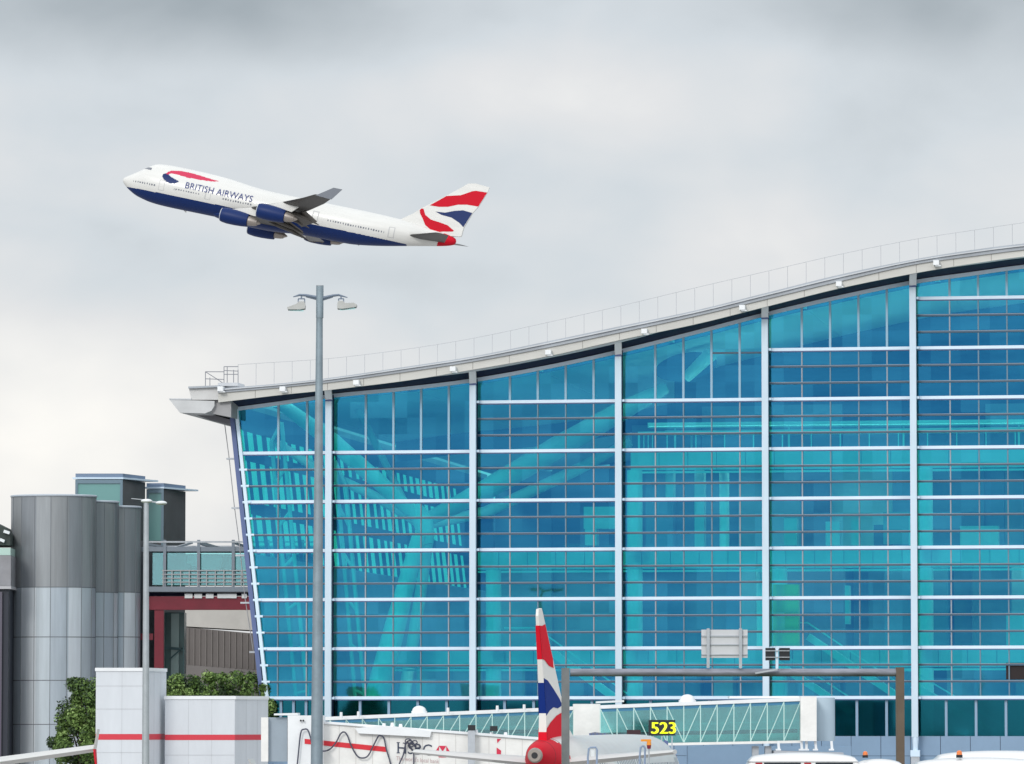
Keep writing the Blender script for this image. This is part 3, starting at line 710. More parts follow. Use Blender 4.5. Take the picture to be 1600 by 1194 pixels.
# wings
def wing_u(p, u0=-2.5): t = (p - 3) / 28.5; return u0 + (p - 3) * .125 + 1.3 * t * t
WST = [(p, a + AFT, b + AFT - .3, t) for p, a, b, t in [(2.2, 18.8, 33.2, .95), (7, 22.9, 34.2, .75), (12.5, 27.6, 35.6, .5), (20, 34.0, 40.3, .36), (27, 39.9, 44.6, .26), (31.0, 43.0, 46.6, .2)]]
def airfoil(le, te, th, n=7):
    pts = []; c = te - le
    up = [(0, 0), (.04, .5), (.15, .85), (.35, 1), (.6, .75), (.85, .3), (1, .04)]
    lo = [(.85, -.12), (.6, -.45), (.35, -.7), (.15, -.6), (.04, -.35)]
    return [(le + c * x, th * y) for x, y in up + lo]
def make_wing(sgn, stl, uf, name, mt, parent, twist=.0):
    m = MB(); o = 0; rings = []
    for (p, le, te, th) in stl:
        af = airfoil(le, te, th); rings.append([(a, sgn * p, uf(p) + h + (le - a) * twist) for a, h in af])
    nn = len(rings[0]); vs = [v_ for r_ in rings for v_ in r_]; fs = []
    for i in range(len(rings) - 1):
        for j in range(nn): fs.append((i * nn + j, i * nn + (j + 1) % nn, (i + 1) * nn + (j + 1) % nn, (i + 1) * nn + j))
    fs += [tuple(range(nn)), tuple(range((len(rings) - 1) * nn, len(rings) * nn))]
    m.add(vs, fs); return m.build(name, mt, parent, local=True, smooth=True)
for sgn in (-1, 1):
    wg = make_wing(sgn, WST, wing_u, 'wing', WGY, jumbo, .05)
    ut = wing_u(31); m = MB()
    m.hexa([(a_ + AFT, sgn * p_, ut + u_) for a_, p_, u_ in ((43.3, 30.95, -.1), (46.4, 30.95, -.25), (46.4, 31.1, -.25), (43.3, 31.1, -.1), (46.6, 32.1, 1.9), (48.3, 32.1, 1.9), (48.3, 32.2, 1.9), (46.6, 32.2, 1.9))])
    m.build('winglet', WGL, wg, local=True)
    # flaps, drooped below the trailing edge
    for (p0, p1, a0, a1, ch) in ((3.4, 9.6, 33.0 + AFT, 34.4 + AFT, 3.4), (13.6, 20.3, 35.6 + AFT, 39.8 + AFT, 2.7)):
        m = MB(); u0, u1 = wing_u(p0) - .7, wing_u(p1) - .7
        m.hexa([(a0 - .4, sgn * p0, u0), (a1 - .4, sgn * p1, u1), (a1 - .4 + ch, sgn * p1, u1 - 1.4), (a0 - .4 + ch, sgn * p0, u0 - 1.4),
                (a0 - .4, sgn * p0, u0 + .3), (a1 - .4, sgn * p1, u1 + .3), (a1 - .4 + ch, sgn * p1, u1 - 1.25), (a0 - .4 + ch, sgn * p0, u0 - 1.25)])
        m.build('flap', FLAPM, wg, local=True)
    for p in (5.2, 8.6, 14.6, 18.6):
        te = interp([(s[0], s[2]) for s in WST], p); m = MB()
        m.tube([(te - 4.4, sgn * p, wing_u(p) - .5), (te - 2, sgn * p, wing_u(p) - .95), (te + .6, sgn * p, wing_u(p) - 1.4), (te + 3.2, sgn * p, wing_u(p) - 2.2)], [.12, .42, .38, .06], 10)
        m.build('flap_fairing', FLAPM, wg, local=True, smooth=True)
    for (p, a) in ((11.7, 21.6 + AFT), (21.2, 30.7 + AFT)):
        uc = wing_u(p) - 2.35; m = MB()
        def nac(prof, n=28):
            m = MB(); m.tube([(a + x, sgn * p, uc - x * .03) for x, r in prof], [r for x, r in prof], n, cap=False); return m
        en = nac([(.12, 1.30), (.5, 1.40), (1.5, 1.50), (3, 1.47), (4.4, 1.36), (5.4, 1.22), (5.45, 1.05), (4.6, 1.0)]).build('engine', BLP, wg, local=True, smooth=True)
        nac([(1.4, .98), (.6, 1.02), (.1, 1.12), (-.02, 1.22), (.12, 1.302)]).build('inlet_lip', LIP, en, local=True, smooth=True)
        m = MB(); m.tube([(a + 1.3, sgn * p, uc - .03), (a + 1.45, sgn * p, uc - .03)], [1.0, 1.0], 24); m.build('fan', BLACK, en, local=True)
        nac([(4.7, .95), (5.6, .92), (6.6, .78), (7.2, .62), (7.2, .5), (7.9, .12)]).build('exhaust_cone', EXH, en, local=True, smooth=True)
        m = MB(); le = interp([(s[0], s[1]) for s in WST], p)
        pl = [(a + 1.6, uc + 1.3), (le + .2, wing_u(p) + .1), (le + 3.5, wing_u(p) - .1), (a + 6.5, uc + .9), (a + 4.6, uc + 1.1)]
        m.prism([(x, sgn * p - .22, z) for x, z in pl], (0, .44, 0)); m.build('pylon', WHP, en, local=True)
    HT = [(.6, 56.9, 64.6, .45), (10.6, 64.4, 67.2, .14)]
    make_wing(sgn, HT, lambda p: .15 + (p - .6) * .10, 'tailplane', WGY, jumbo)
# wing-body fairing
m = MB(); m.grid(lambda u, v_: Vector((18.5 + 18 * u, 2.9 * math.cos(2 * math.pi * v_) * math.sin(math.pi * u) ** .35 + 0, -3.05 + 1.25 * math.sin(2 * math.pi * v_) * math.sin(math.pi * u) ** .35)), 24, 24, closed=True)
m.build('belly_fairing', BLP, jumbo, local=True, smooth=True)
m = MB()
for a_ in (13, 37): m.prism([(a_, -.04, -3.6), (a_ + .6, -.04, -3.6), (a_ + .8, -.04, -4.0), (a_ + .5, -.04, -4.0)], (0, .08, 0))
m.build('antenna', WHP, jumbo, local=True)

# ------------------------------------------------------------------ narrow-body airliners on the apron (facing away)
MRED = mat('fin_red', (.70, .012, .03), .8, spec=.1); MBLU = mat('fin_blue', (.010, .035, .22), .8, spec=.1); MWHT = mat('fin_white', (.80, .79, .76), .8, spec=.1)
def narrow(loc, yaw, label, dih=.04):
    root = thing('parked_airliner', label, 'airliner', (0, 0, 0))
    Mx = Matrix.Translation(Vector(loc)) @ Matrix.Rotation(yaw, 4, 'Z')     # local: x starboard, y forward, origin under tail end
    root.matrix_world = Mx; ROOTLOC[root.name] = (0, 0, 0)
    # b = distance forward of tail end
    S = [(0, 4.64, 5.20, .28), (.4, 4.48, 5.38, .44), (1.5, 4.12, 5.56, .70), (3, 3.6, 5.70, 1.0), (6, 2.75, 5.8, 1.55), (9, 2.25, 5.80, 1.85), (12, 1.95, 5.80, 1.975), (31, 1.95, 5.80, 1.975),
         (34, 2.05, 5.6, 1.8), (36, 2.5, 4.8, 1.3), (37.2, 3.0, 4.2, .7), (37.57, 3.5, 3.7, .05)]
    def fs_(u, v_):
        b = 37.57 * u; z0, z1_, w_ = [interp([(s[0], s[k]) for s in S], b) for k in (1, 2, 3)]
        t = 2 * math.pi * v_; return Vector((w_ * math.cos(t), b, (z0 + z1_) / 2 + (z1_ - z0) / 2 * math.sin(t)))
    def pt(c):
        if c.y < 3.1 + .35 * math.sin(c.z * 3): return 2
        if c.z < 2.75: return 1
        if c.x > 0 and 33.4 < c.y < 36.3 and abs(c.z - (4.75 - (c.y - 33.4) * .12)) < .22 * (36.4 - c.y) / 3: return 2
        if abs(c.z - 4.35) < .14 and 8 < c.y < 33 and (c.y * 1.9) % 1 < .5: return 3
        return 0
    m = MB(); m.grid(fs_, 150, 48, mfn=pt, closed=True); fu = m.build('fuselage', [WHP, BLP, RDP, WINB], root, smooth=True, local=True)
    m = MB()
    for bq in (1.55, 3.05):
        ring = [fs_((bq) / 37.57, i / 40) for i in range(41)]; cz = sum((v_.z for v_ in ring), 0) / 41
        m.tube([Vector((v_.x * 1.003, v_.y, cz + (v_.z - cz) * 1.003)) for v_ in ring], .012, 5, cap=False)
    m.build('skin_joint', mat('skin_joint_dark', (.20, .04, .05), .6), fu, local=True)
    m = MB(); m.tube([(0, .02, 4.9), (0, -.12, 4.9)], [.36, .29], 20); m.build('exhaust', EXH, root, local=True, smooth=True)
    m = MB(); m.tube([(0, -.10, 4.9), (0, -.14, 4.9)], [.15, .15], 16); m.build('exhaust_opening', BLACK, root, local=True)
    th = lambda z: max(.05, .19 - .022 * (z - 5.8))
    FO = [(9.8, 5.7), (8.0, 6.25), (6.9, 7.2), (1.75, 11.6), (1.5, 11.78), (.65, 11.72), (.55, 11.4), (2.0, 7.2), (2.05, 5.4), (6, 5.3)]
    def fslab(poly, mt, nm, par, ex=0.0, both=True):
        if ex:
            for sg in (-1, 1):
                m = MB(); m.add([(sg * (th(z) + ex), b, z) for b, z in poly], [tuple(range(len(poly)))]); m.build(nm, mt, par, local=True, fix=False)
            return
        m = MB(); n = len(poly); vs = [(-th(z), b, z) for b, z in poly] + [(th(z), b, z) for b, z in poly]
        m.add(vs, [tuple(range(n)), tuple(reversed(range(n, 2 * n)))] + [(i, i + n, (i + 1) % n + n, (i + 1) % n) for i in range(n)])
        return m.build(nm, mt, par, local=True)
    fn = fslab(FO, MWHT, 'tail_fin', root)
    def wv(t, z): return z
    # marks: bands slanting across the fin, (forward distance, height)
    fslab([(.66, 10.95), (1.4, 10.95), (2.25, 11.05), (3.3, 10.15), (4.15, 9.45), (4.3, 9.0), (3.0, 9.1), (1.9, 9.35), (1.3, 9.4)], MRED, 'tail_marking', fn, .02)
    fslab([(2.0, 6.75), (1.62, 8.5), (2.6, 8.4), (4.2, 8.0), (5.8, 7.55), (6.5, 7.25), (5.2, 7.1), (4.0, 7.15), (3.0, 7.0)], MBLU, 'tail_marking', fn, .02)
    fslab([(2.06, 5.5), (2.06, 6.15), (3.2, 6.45), (4.8, 6.75), (6.2, 6.9), (6.9, 6.6), (7.4, 6.1), (7.6, 5.6)], MRED, 'tail_marking', fn, .02)
    # broad red trailing face of the rudder is seen edge-on from behind
    def edge(z0, z1_, mt):
        te = lambda z: interp([(5.4, 2.05), (7.2, 2.0), (11.4, .55), (11.72, .65)], z)
        m = MB(); m.hexa([(-th(z0) - .01, te(z0) - .03, z0), (th(z0) + .01, te(z0) - .03, z0), (th(z0) + .01, te(z0) + .02, z0), (-th(z0) - .01, te(z0) + .02, z0),
                          (-th(z1_) - .01, te(z1_) - .03, z1_), (th(z1_) + .01, te(z1_) - .03, z1_), (th(z1_) + .01, te(z1_) + .02, z1_), (-th(z1_) - .01, te(z1_) + .02, z1_)])
        m.build('tail_marking', mt, fn, local=True)
    edge(9.38, 10.95, MRED); edge(6.75, 8.5, MBLU); edge(5.5, 6.1, MRED)
    def wg(sg, stl, zf, nm):
        m = MB(); rings = []
        for (p, le, te, t_) in stl: rings.append([(sg * p, -a, zf(p) + h) for a, h in airfoil(-le, -te, t_)])
        nn = len(rings[0]); vs = [v_ for r_ in rings for v_ in r_]; fs = []
        for i in range(len(rings) - 1):
            for j in range(nn): fs.append((i * nn + j, i * nn + (j + 1) % nn, (i + 1) * nn + (j + 1) % nn, (i + 1) * nn + j))
        fs += [tuple(range(nn)), tuple(range((len(rings) - 1) * nn, len(rings) * nn))]
        m.add(vs, fs); return m.build(nm, WHP if nm == 'tailplane' or dih > .1 else WGL, root, local=True, smooth=True)
    for sg in (-1, 1):
        wg(sg, [(.5, 6.3, 2.3, .3), (6.2, 3.2, 1.6, .13)], lambda p: 4.45 + p * .095, 'tailplane')
        wn = wg(sg, [(1.8, 25.6, 18.6, .55), (6.5, 22.8, 18.4, .35), (17, 17.6, 16.0, .22)], lambda p: 3.0 + (p - 1.8) * dih, 'wing')
        m = MB(); zt = 3.0 + 15.2 * dih
        m.hexa([(sg * 17.0, 17.4, zt), (sg * 17.06, 17.4, zt), (sg * 17.06, 15.9, zt), (sg * 17.0, 15.9, zt), (sg * 17.25, 16.3, zt + 1.0), (sg * 17.3, 16.3, zt + 1.0), (sg * 17.3, 15.2, zt + 1.0), (sg * 17.25, 15.2, zt + 1.0)])
        m.hexa([(sg * 17.0, 17.2, zt - .01), (sg * 17.06, 17.2, zt - .01), (sg * 17.06, 15.9, zt - .01), (sg * 17.0, 15.9, zt - .01), (sg * 17.15, 16.2, zt - .9), (sg * 17.2, 16.2, zt - .9), (sg * 17.2, 15.4, zt - .9), (sg * 17.15, 15.4, zt - .9)], 1)
        m.build('winglet', [WHP, RDP], wn, local=True)
        e_ = MB(); e_.tube([(sg * 5.75, 26.5, 2.0), (sg * 5.75, 26.3, 2.0), (sg * 5.75, 24, 2.0), (sg * 5.75, 22.2, 2.0)], [.9, 1.05, 1.05, .7], 20); e_.build('engine', BLP, wn, local=True, smooth=True)
        g_ = MB(); g_.tube([(sg * 3.8, 19, 2.4), (sg * 3.8, 19, .5)], .12, 8); g_.tube([(sg * 3.8 - .45, 19, .55), (sg * 3.8 + .45, 19, .55)], .55, 16); g_.build('landing_gear', BLACK, root, local=True)
    g_ = MB(); g_.tube([(0, 32, 2.1), (0, 32, .4)], .1, 8); g_.tube([(-.3, 32, .4), (.3, 32, .4)], .4, 16); g_.build('nose_gear', BLACK, root, local=True)
    return root
tl = P(836, 1180, 236)
narrow((tl.x, 236, 0), -R(10.3), 'parked white airliner seen from behind, with red tail cone and red, white and blue fin')
tl2 = P(152, 1172, 256)
narrow((tl2.x - 17.2, 240, 0), 0.0, 'parked airliner cut off by the left edge, only its wing tip showing', .138)

# ------------------------------------------------------------------ lamp masts
def mast(px_b, px_t, py_t, Y, r0, r1, label, build_head, mt, base=rz):
    b = P(px_b, 1194, Y); t = P(px_t, py_t, Y)
    sl = (t.x - b.x) / (t.z - b.z); bx = b.x + (base - b.z) * sl
    root = thing('lamp_mast', label, 'lamp post', (bx, Y, base), None)
    m = MB(); m.tube([(bx, Y, base), (t.x, Y, t.z)], [r0 * 1.06, r1], 20); pole = m.build('pole', mt, root, smooth=True)
    m = MB(); m.tube([(bx, Y, base), (bx, Y, base + .05)], r0 * 2, 8); m.tube([(bx, Y, base + .05), (bx, Y, base + .8)], r0 * 1.25, 16); m.build('base_plate', mt, root)
    build_head(root); return root
LY = 133.0
LAMPG = mat('lamp_housing_grey', (0.50, 0.50, 0.49), .5, var=.1, vscale=4)
def head1(root):
    q = lambda x, y, dy=0: P(x, y, LY) + Vector((0, dy, 0))
    m = MB(); m.tube([q(499.5, 497), q(499.8, 447)], [.098, .098], 16); m.build('mast_sleeve', GALV, root, smooth=True)
    m = MB(); m.tube([q(499.8, 447), q(499.8, 446)], [.1, .1], 16); m.build('mast_cap', GALVL, root)
    AR = mat('arm_blue_grey', (0.16, 0.20, 0.27), .5)
    for s_, pts, y0 in ((-1, [(495, 465), (478, 461.5), (468, 461), (458, 464)], 0), (1, [(504, 466), (520, 462), (529, 461), (543, 465)], 0)):
        m = MB(); m.tube([q(*p) for p in pts], [.045, .035, .03, .012], 8)
        m.tube([q(pts[0][0], pts[0][1] + 3), q(pts[1][0], pts[1][1] + 2)], .02, 6); ar = m.build('arm', AR, root)
    for pts, br, lens in (([(448.5, 481), (452, 480), (464, 475.5), (467, 472), (476, 472), (477.5, 478), (477, 483), (470, 484.5), (450, 484.5)], (466, 476, 467), ((452, 484.5), (474, 485.5))),
                    ([(527, 478), (528.5, 471), (536, 471), (540, 474.5), (553, 474), (558, 477), (557, 480.5), (536, 483.5), (527.5, 483)], (529, 537, 467), ((531, 484), (555, 482)))):
        m = MB(); m.prism([q(x, y, -.20) for x, y in pts], (0, .4, 0)); lp = m.build('floodlight', LAMPG, root)
        m = MB()
        for x in (br[0], br[1]): m.bar(q(x, 474), q(x, br[2]), .03, .03)
        m.bar(q(br[0], br[2]), q(br[1], br[2]), .03, .03); m.bar(q((br[0] + br[1]) / 2, br[2]), q((br[0] + br[1]) / 2, 463), .04, .04)
        m.build('bracket', AR, lp)
        m = MB(); m.bar(q(*lens[0]), q(*lens[1]), .3, .02); m.build('lens', CLEAR, lp)
mast(495, 499.5, 449, LY, .165, .082, 'tall grey mast with two floodlights on arms, nearest the camera left of centre', head1, GALV)
def head2(root):
    Y = 200.0; q = lambda x, y: P(x, y, Y)
    m = MB(); m.bar(q(226, 783), q(258, 786), .06, .05); m.bar(q(205, 779), q(226, 781), .03, .03); m.build('arm', GALVL, root)
    for x, y in ((229, 783), (252, 786)):
        c = q(x, y); m = MB()
        m.grid(lambda u, v_: c + Vector((.23 * math.sin(math.pi * u) * math.cos(2 * math.pi * v_), .16 * math.sin(math.pi * u) * math.sin(2 * math.pi * v_), .085 * math.cos(math.pi * u))), 10, 16, closed=True)
        m.build('lamp_head', WHITE, root, smooth=True)
mast(227.5, 228.5, 784, 200, .145, .10, 'pale grey lamp post with two white lamp heads in front of the grey drum tower', head2, GALVL)

# apron floodlight mast left of the frame; the photograph shows its dark reflection in the glass above the tail fin
def mirror(px, py, e):
    r = ray(px, py); t = (F0 + V * e - CAM).dot(V) / r.dot(V); p = CAM + r * t; return p - V * (2 * e)
E_ = 215.0
c = mirror(847, 990, E_); DK = mat('dark_mast_steel', (.03, .035, .04), .5)
lroot = thing('lamp_mast', 'dark lamp mast seen only mirrored in the glass above the tail fin', 'lamp post', (c.x, c.y, 0))
m = MB(); m.tube([Vector((c.x, c.y, 0)), c, mirror(844, 945, E_), mirror(846, 930, E_), mirror(851, 918, E_)], [.40, .32, .26, .22, .18], 10); m.build('pole', DK, lroot, smooth=True)
for pts in (((852, 919), (843, 914), (834, 917)), ((852, 921), (861, 917), (871, 921))):
    m = MB(); m.tube([mirror(x, y, E_) for x, y in pts], [.18, .18, .16], 8); ar_ = m.build('arm', DK, lroot)
    e = mirror(pts[2][0], pts[2][1], E_); m = MB(); m.box(tuple(e - Vector((.5, .3, .15))), tuple(e + Vector((.5, .3, .18)))); m.build('lamp_head', DK, ar_)

# ------------------------------------------------------------------ gantry
GY = 190.0
BRN = mat('brown_steel', (0.13, 0.095, 0.07), .6, var=.15, vscale=1.5)
GRY = mat('weathered_grey_steel', (0.17, 0.18, 0.19), .6, var=.2, vscale=1.2)
BEAM = mat('beam_streaked_grey', (0.24, 0.25, 0.30), .5, .2, var=.45, vscale=1.3, stretch=(.35, 1, 2))
a = P(884, 1045, GY); b = P(1406, 1043, GY)
gan = thing('gantry', 'grey steel gantry with a brown right post spanning in front of the terminal', 'gantry', ((a.x + b.x) / 2, GY, rz))
def vpost(px, py, wpx, mt):
    p = P(px, py, GY); h = wpx / FPX * GY / 2; m = MB(); m.box((p.x - h, GY - .18, rz), (p.x + h, GY + .18, p.z)); m.build('post', mt, gan)
vpost(883.5, 1044, 12.5, GRY); vpost(1406, 1043, 12.5, BRN)
m = MB(); z1_, z0_ = P(800, 1045, GY).z, P(800, 1057, GY).z
m.tube([(P(890, 0, GY).x * 1.0, GY, (z0_ + z1_) / 2), (P(1399.5, 0, GY).x, GY, (z0_ + z1_) / 2)], (z1_ - z0_) / 2, 16); m.build('beam', BEAM, gan, smooth=True)
m = MB(); m.bar(P(1180, 1052, GY - .3), P(1215, 1046, GY - .3), .06, .06); m.build('brace', GALVL, gan)
SGB = mat('sign_back', (0.62, 0.63, 0.66), .5, var=.04, vscale=1)
sg = thing('gantry_sign', 'large pale back of a road sign standing on the gantry beam', 'sign', tuple(P(1132, 1044, GY)))
p0, p1 = P(1096, 1028, GY), P(1168, 984, GY); m = MB(); m.box((p0.x, GY - .03, p0.z), (p1.x, GY + .03, p1.z)); m.build('panel', SGB, sg)
for x in (1106.5, 1157):
    m = MB(); m.bar(P(x, 982, GY - .12), P(x, 1044, GY - .12), .11, .11); m.build('post', GALVL, sg)
for y in (994, 1007.5, 1023):
    m = MB(); m.bar(P(1096, y, GY - .05), P(1168, y, GY - .05), .04, .05, up=(0, 0, 1)); m.build('rail', GALVL, sg)
sg = thing('gantry_sign', 'pair of small black panels on a white post on the gantry beam', 'sign', tuple(P(1214, 1044, GY)))
for x0, x1 in ((1196, 1211), (1217.5, 1234)):
    p0, p1 = P(x0, 1032, GY), P(x1, 1012.5, GY); m = MB(); m.box((p0.x, GY - .05, p0.z), (p1.x, GY + .05, p1.z)); m.build('panel', BLACK, sg)
m = MB(); m.bar(P(1214, 1011, GY - .02), P(1214, 1045, GY - .02), .10, .1); m.build('post', MULL, sg)
m = MB()
for y in (1017, 1027): m.bar(P(1196, y, GY - .1), P(1234, y, GY - .1), .03, .03)
m.build('rail', GALVL, sg)

# ------------------------------------------------------------------ drum tower group on the left
CY = 440.0
TG = [mat('drum_panel_dark_%s' % n, c, .42, .35, var=.13, vscale=.9, stretch=(1.5, 1.5, .12)) for n, c in (('warm', (0.28, 0.295, 0.31)), ('cool', (0.255, 0.275, 0.30)), ('mid', (0.30, 0.32, 0.34)))]
TL = [mat('drum_panel_light_%s' % n, c, .35, .35, var=.10, vscale=.9, stretch=(1.5, 1.5, .12)) for n, c in (('blue', (0.44, 0.50, 0.56)), ('pale', (0.66, 0.71, 0.76)), ('mid', (0.50, 0.56, 0.61)))]
SEAM = mat('panel_seam', (0.15, 0.165, 0.185), .6)
tw = thing('drum_tower', 'tall metal-clad drum tower, dark panels above and light below, left of the terminal', 'tower', tuple(P(115, 1130, CY).xy) + (0,))
def drum(cx, rpx, ytop, Yc, facets, depth):
    c = P(cx, 1130, Yc); r = rpx / FPX * Yc; zt = zat(ytop, Yc); zs = zat(917 if ytop < 780 else 925, Yc - r)
    up = MB(); lo = MB(); sm = MB(); n = 72
    for i in range(n):
        t0 = 2 * math.pi * i / n; t1 = 2 * math.pi * (i + 1) / n
        e = lambda t, rr=r: (c.x + rr * math.cos(t), Yc + rr * depth * math.sin(t))
        k = int(i / n * facets)
        for mb, za, zb in ((up, zs, zt), (lo, 0, zs)):
            (xa, ya), (xb, yb) = e(t0), e(t1)
            mb.add([(xa, ya, za), (xb, yb, za), (xb, yb, zb), (xa, ya, zb)], [(0, 1, 2, 3)], (k * 7 + 3) % 3)
        for z in (zs, zat(995, Yc - r), zat(1063, Yc - r), zat(1132, Yc - r)):
            q = lambda t, rr, z_: (c.x + rr * math.cos(t), Yc + rr * depth * math.sin(t), z_)
            sm.add([q(t0, r + .012, z - .035), q(t1, r + .012, z - .035), q(t1, r + .012, z + .035), q(t0, r + .012, z + .035)], [(0, 1, 2, 3)])
    cap = MB(); cap.add([(c.x + r * math.cos(2 * math.pi * i / n), Yc + r * depth * math.sin(2 * math.pi * i / n), zt) for i in range(n)], [tuple(range(n))])
    for i in range(facets):
        t = 2 * math.pi * i / facets; rr = r + .015; x, y = c.x + rr * math.cos(t), Yc + rr * depth * math.sin(t)
        sm.bar((x, y, 0), (x, y, zt), .04, .04)
    rim = MB(); rim.tube([(c.x + (r + .02) * math.cos(2 * math.pi * i / n), Yc + (r + .02) * depth * math.sin(2 * math.pi * i / n), zt) for i in range(n + 1)], .10, 6, cap=False)
    u_ = up.build('upper_cladding', TG, tw, smooth=True, fix=False); lo.build('lower_cladding', TL, tw, smooth=True, fix=False)
    sm.build('panel_joint', SEAM, tw); cap.build('roof', ROOFM, tw); rim.build('coping', mat('coping_pale', (.45, .50, .56), .4), tw)
drum(82, 66, 776, CY, 16, .75); drum(132, 51, 785, CY + 3.2, 14, .8); drum(172, 46, 793, CY + 5.5, 12, .8)
# lift towers
LYT = 452.0
PG = glass('lift_glass', (.12, .22, .21), (.12, .28, .28), .25)
GPAN = mat('lift_panel_glass', (0.17, 0.36, 0.35), .25)
TB = mat('tower_brown_grey', (0.10, 0.10, 0.105), .5, var=.15, vscale=.4)
def liftbox(x0, x1, x2, y0, label, Y):
    # x0..x1 glazed front, x1..x2 receding solid side
    a = P(x0, y0, Y); b = P(x1, y0, Y); dz = 5.0; c = P(x2, y0 + 9, Y + dz)
    root = thing('lift_tower', label, 'lift tower', ((a.x + b.x) / 2, Y, 0))
    z = a.z - .55; dv = Vector((c.x - b.x, dz, 0)); A = Vector((a.x, Y, 0)); B = Vector((b.x, Y, 0))
    Z = lambda v_, zz: Vector((v_.x, v_.y, zz))
    m = MB(); m.hexa([Z(A, 0), Z(B, 0), Z(B + dv, 0), Z(A + dv, 0), Z(A, z), Z(B, z), Z(B + dv, z), Z(A + dv, z)]); m.build('shaft', TB, root)
    wfr = (b - a).x; m = MB(); zb = z - 2.6
    m.box((a.x + .22, Y - .10, zat(845, Y)), (b.x - .22, Y - .004, z - .35)); m.build('window', GPAN, root)
    m = MB()
    for x in (a.x, b.x - .22): m.box((x, Y - .2, 0), (x + .22, Y + .0 - .003, z))
    m.box((a.x + .221, Y - .2, z - .35), (b.x - .221, Y - .003, z)); m.build('frame', mat('lift_frame_blue', (.16, .24, .30), .5), root)
    ov = .25; m = MB(); A2 = A + Vector((-ov, -ov, 0)); B2 = B + Vector((ov * .2, -ov, 0)); e = dv * 1.12
    m.hexa([Z(A2, z + .05), Z(B2, z + .05), Z(B2 + e + Vector((.9, 0, 0)), z + .05), Z(A2 + e, z + .05), Z(A2, z + .2), Z(B2, z + .2), Z(B2 + e + Vector((.9, 0, 0)), z + .2), Z(A2 + e, z + .2)]); m.build('roof', MULL, root)
    m = MB(); m.hexa([Z(A, z + .201), Z(B, z + .201), Z(B + dv, z + .201), Z(A + dv, z + .201), Z(A, z + .55), Z(B, z + .55), Z(B + dv, z + .55), Z(A + dv, z + .55)]); m.build('roof_upstand', mat('roof_blue', (.16, .22, .32), .5), root)
liftbox(118, 192, 227, 740, 'lift tower with green-glazed front rising behind the drum tower', LYT)
liftbox(229, 256, 290, 755, 'second, narrower lift tower, behind the lamp post with two white heads', LYT + 6)
# footbridge
BY = 447.0
fb = thing('footbridge', 'covered steel footbridge with green glass on a maroon beam linking towers to terminal', 'footbridge', tuple(P(300, 1130, BY).xy) + (0,))
xr = P(560, 0, BY + 0).x
def fbx(mb, x0, x1, y0, y1, d0, d1, mi=0):
    p0 = P(x0, y1, BY); p1 = P(x1, y0, BY); mb.box((p0.x, BY + d0, p0.z), (p1.x, BY + d1, p1.z), mi); return mb
STL = mat('bridge_steel', (0.22, 0.26, 0.31), .5)
fbx(MB(), 222, 500, 855, 862, -.6, 4).build('roof', STL, fb)
fbx(MB(), 228, 500, 917, 925, -.8, 4).build('deck', STL, fb)
fbx(MB(), 228, 500, 932, 953, -.2, .8).build('beam', MAROON, fb)
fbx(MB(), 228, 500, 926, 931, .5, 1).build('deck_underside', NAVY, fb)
fbx(MB(), 238, 500, 864, 914, 3.0, 3.1).build('far_glazing', mat('far_glass_green', (.05, .14, .12), .2, var=.6, vscale=.15), fb)
fbx(MB(), 238, 500, 864, 914, .2, .22).build('near_glazing', TUNG, fb)
for pl in (((293, 868), (346, 868), (346, 890), (320, 890), (293, 881)), ((366, 868), (396, 868), (396, 900), (372, 892), (366, 880))):
    m = MB(); m.prism([P(x, y, BY + 2.9) for x, y in pl], (0, .09, 0)); m.build('window', mat('window_mint', (.62, .85, .78), .3), fb)
for x in (258, 311, 365, 419, 473): fbx(MB(), x - 2.5, x + 2.5, 844, 920, -.7, -.5).build('portal_post', STL, fb)
m = MB(); fbx(m, 228, 500, 846, 848.5, -.75, -.6); fbx(m, 228, 500, 850.5, 853, 3.5, 3.7)
m.bar(P(262, 860, BY), P(300, 848, BY + 3), .2, .2); m.bar(P(311, 848, BY), P(345, 858, BY + 3), .25, .3); m.bar(P(365, 848, BY), P(395, 858, BY + 3), .2, .2)
m.bar(P(230, 850, BY), P(262, 856, BY + 3), .2, .2)
m.build('roof_truss', GALVL, fb)
m = MB()
for y in (892, 898, 904, 910): fbx(m, 254, 500, y - .8, y + .8, -.79, -.75)
x = 256
while x < 500: fbx(m, x - .8, x + .8, 891, 917, -.78, -.76); x += 13.5
m.build('handrail', RAIL, fb)
for x0, x1 in ((289, 301), (304, 316), (322, 334), (340, 370), (378, 386)): fbx(MB(), x0, x1, 928, 935, -.35, -.25).build('light_slot', WHITE, fb)
m = MB(); fbx(m, 240, 256, 953.5, 1260, -.1, .9); fbx(m, 214, 239, 990, 1000, 0, .5); m.build('leg', MAROON, fb)
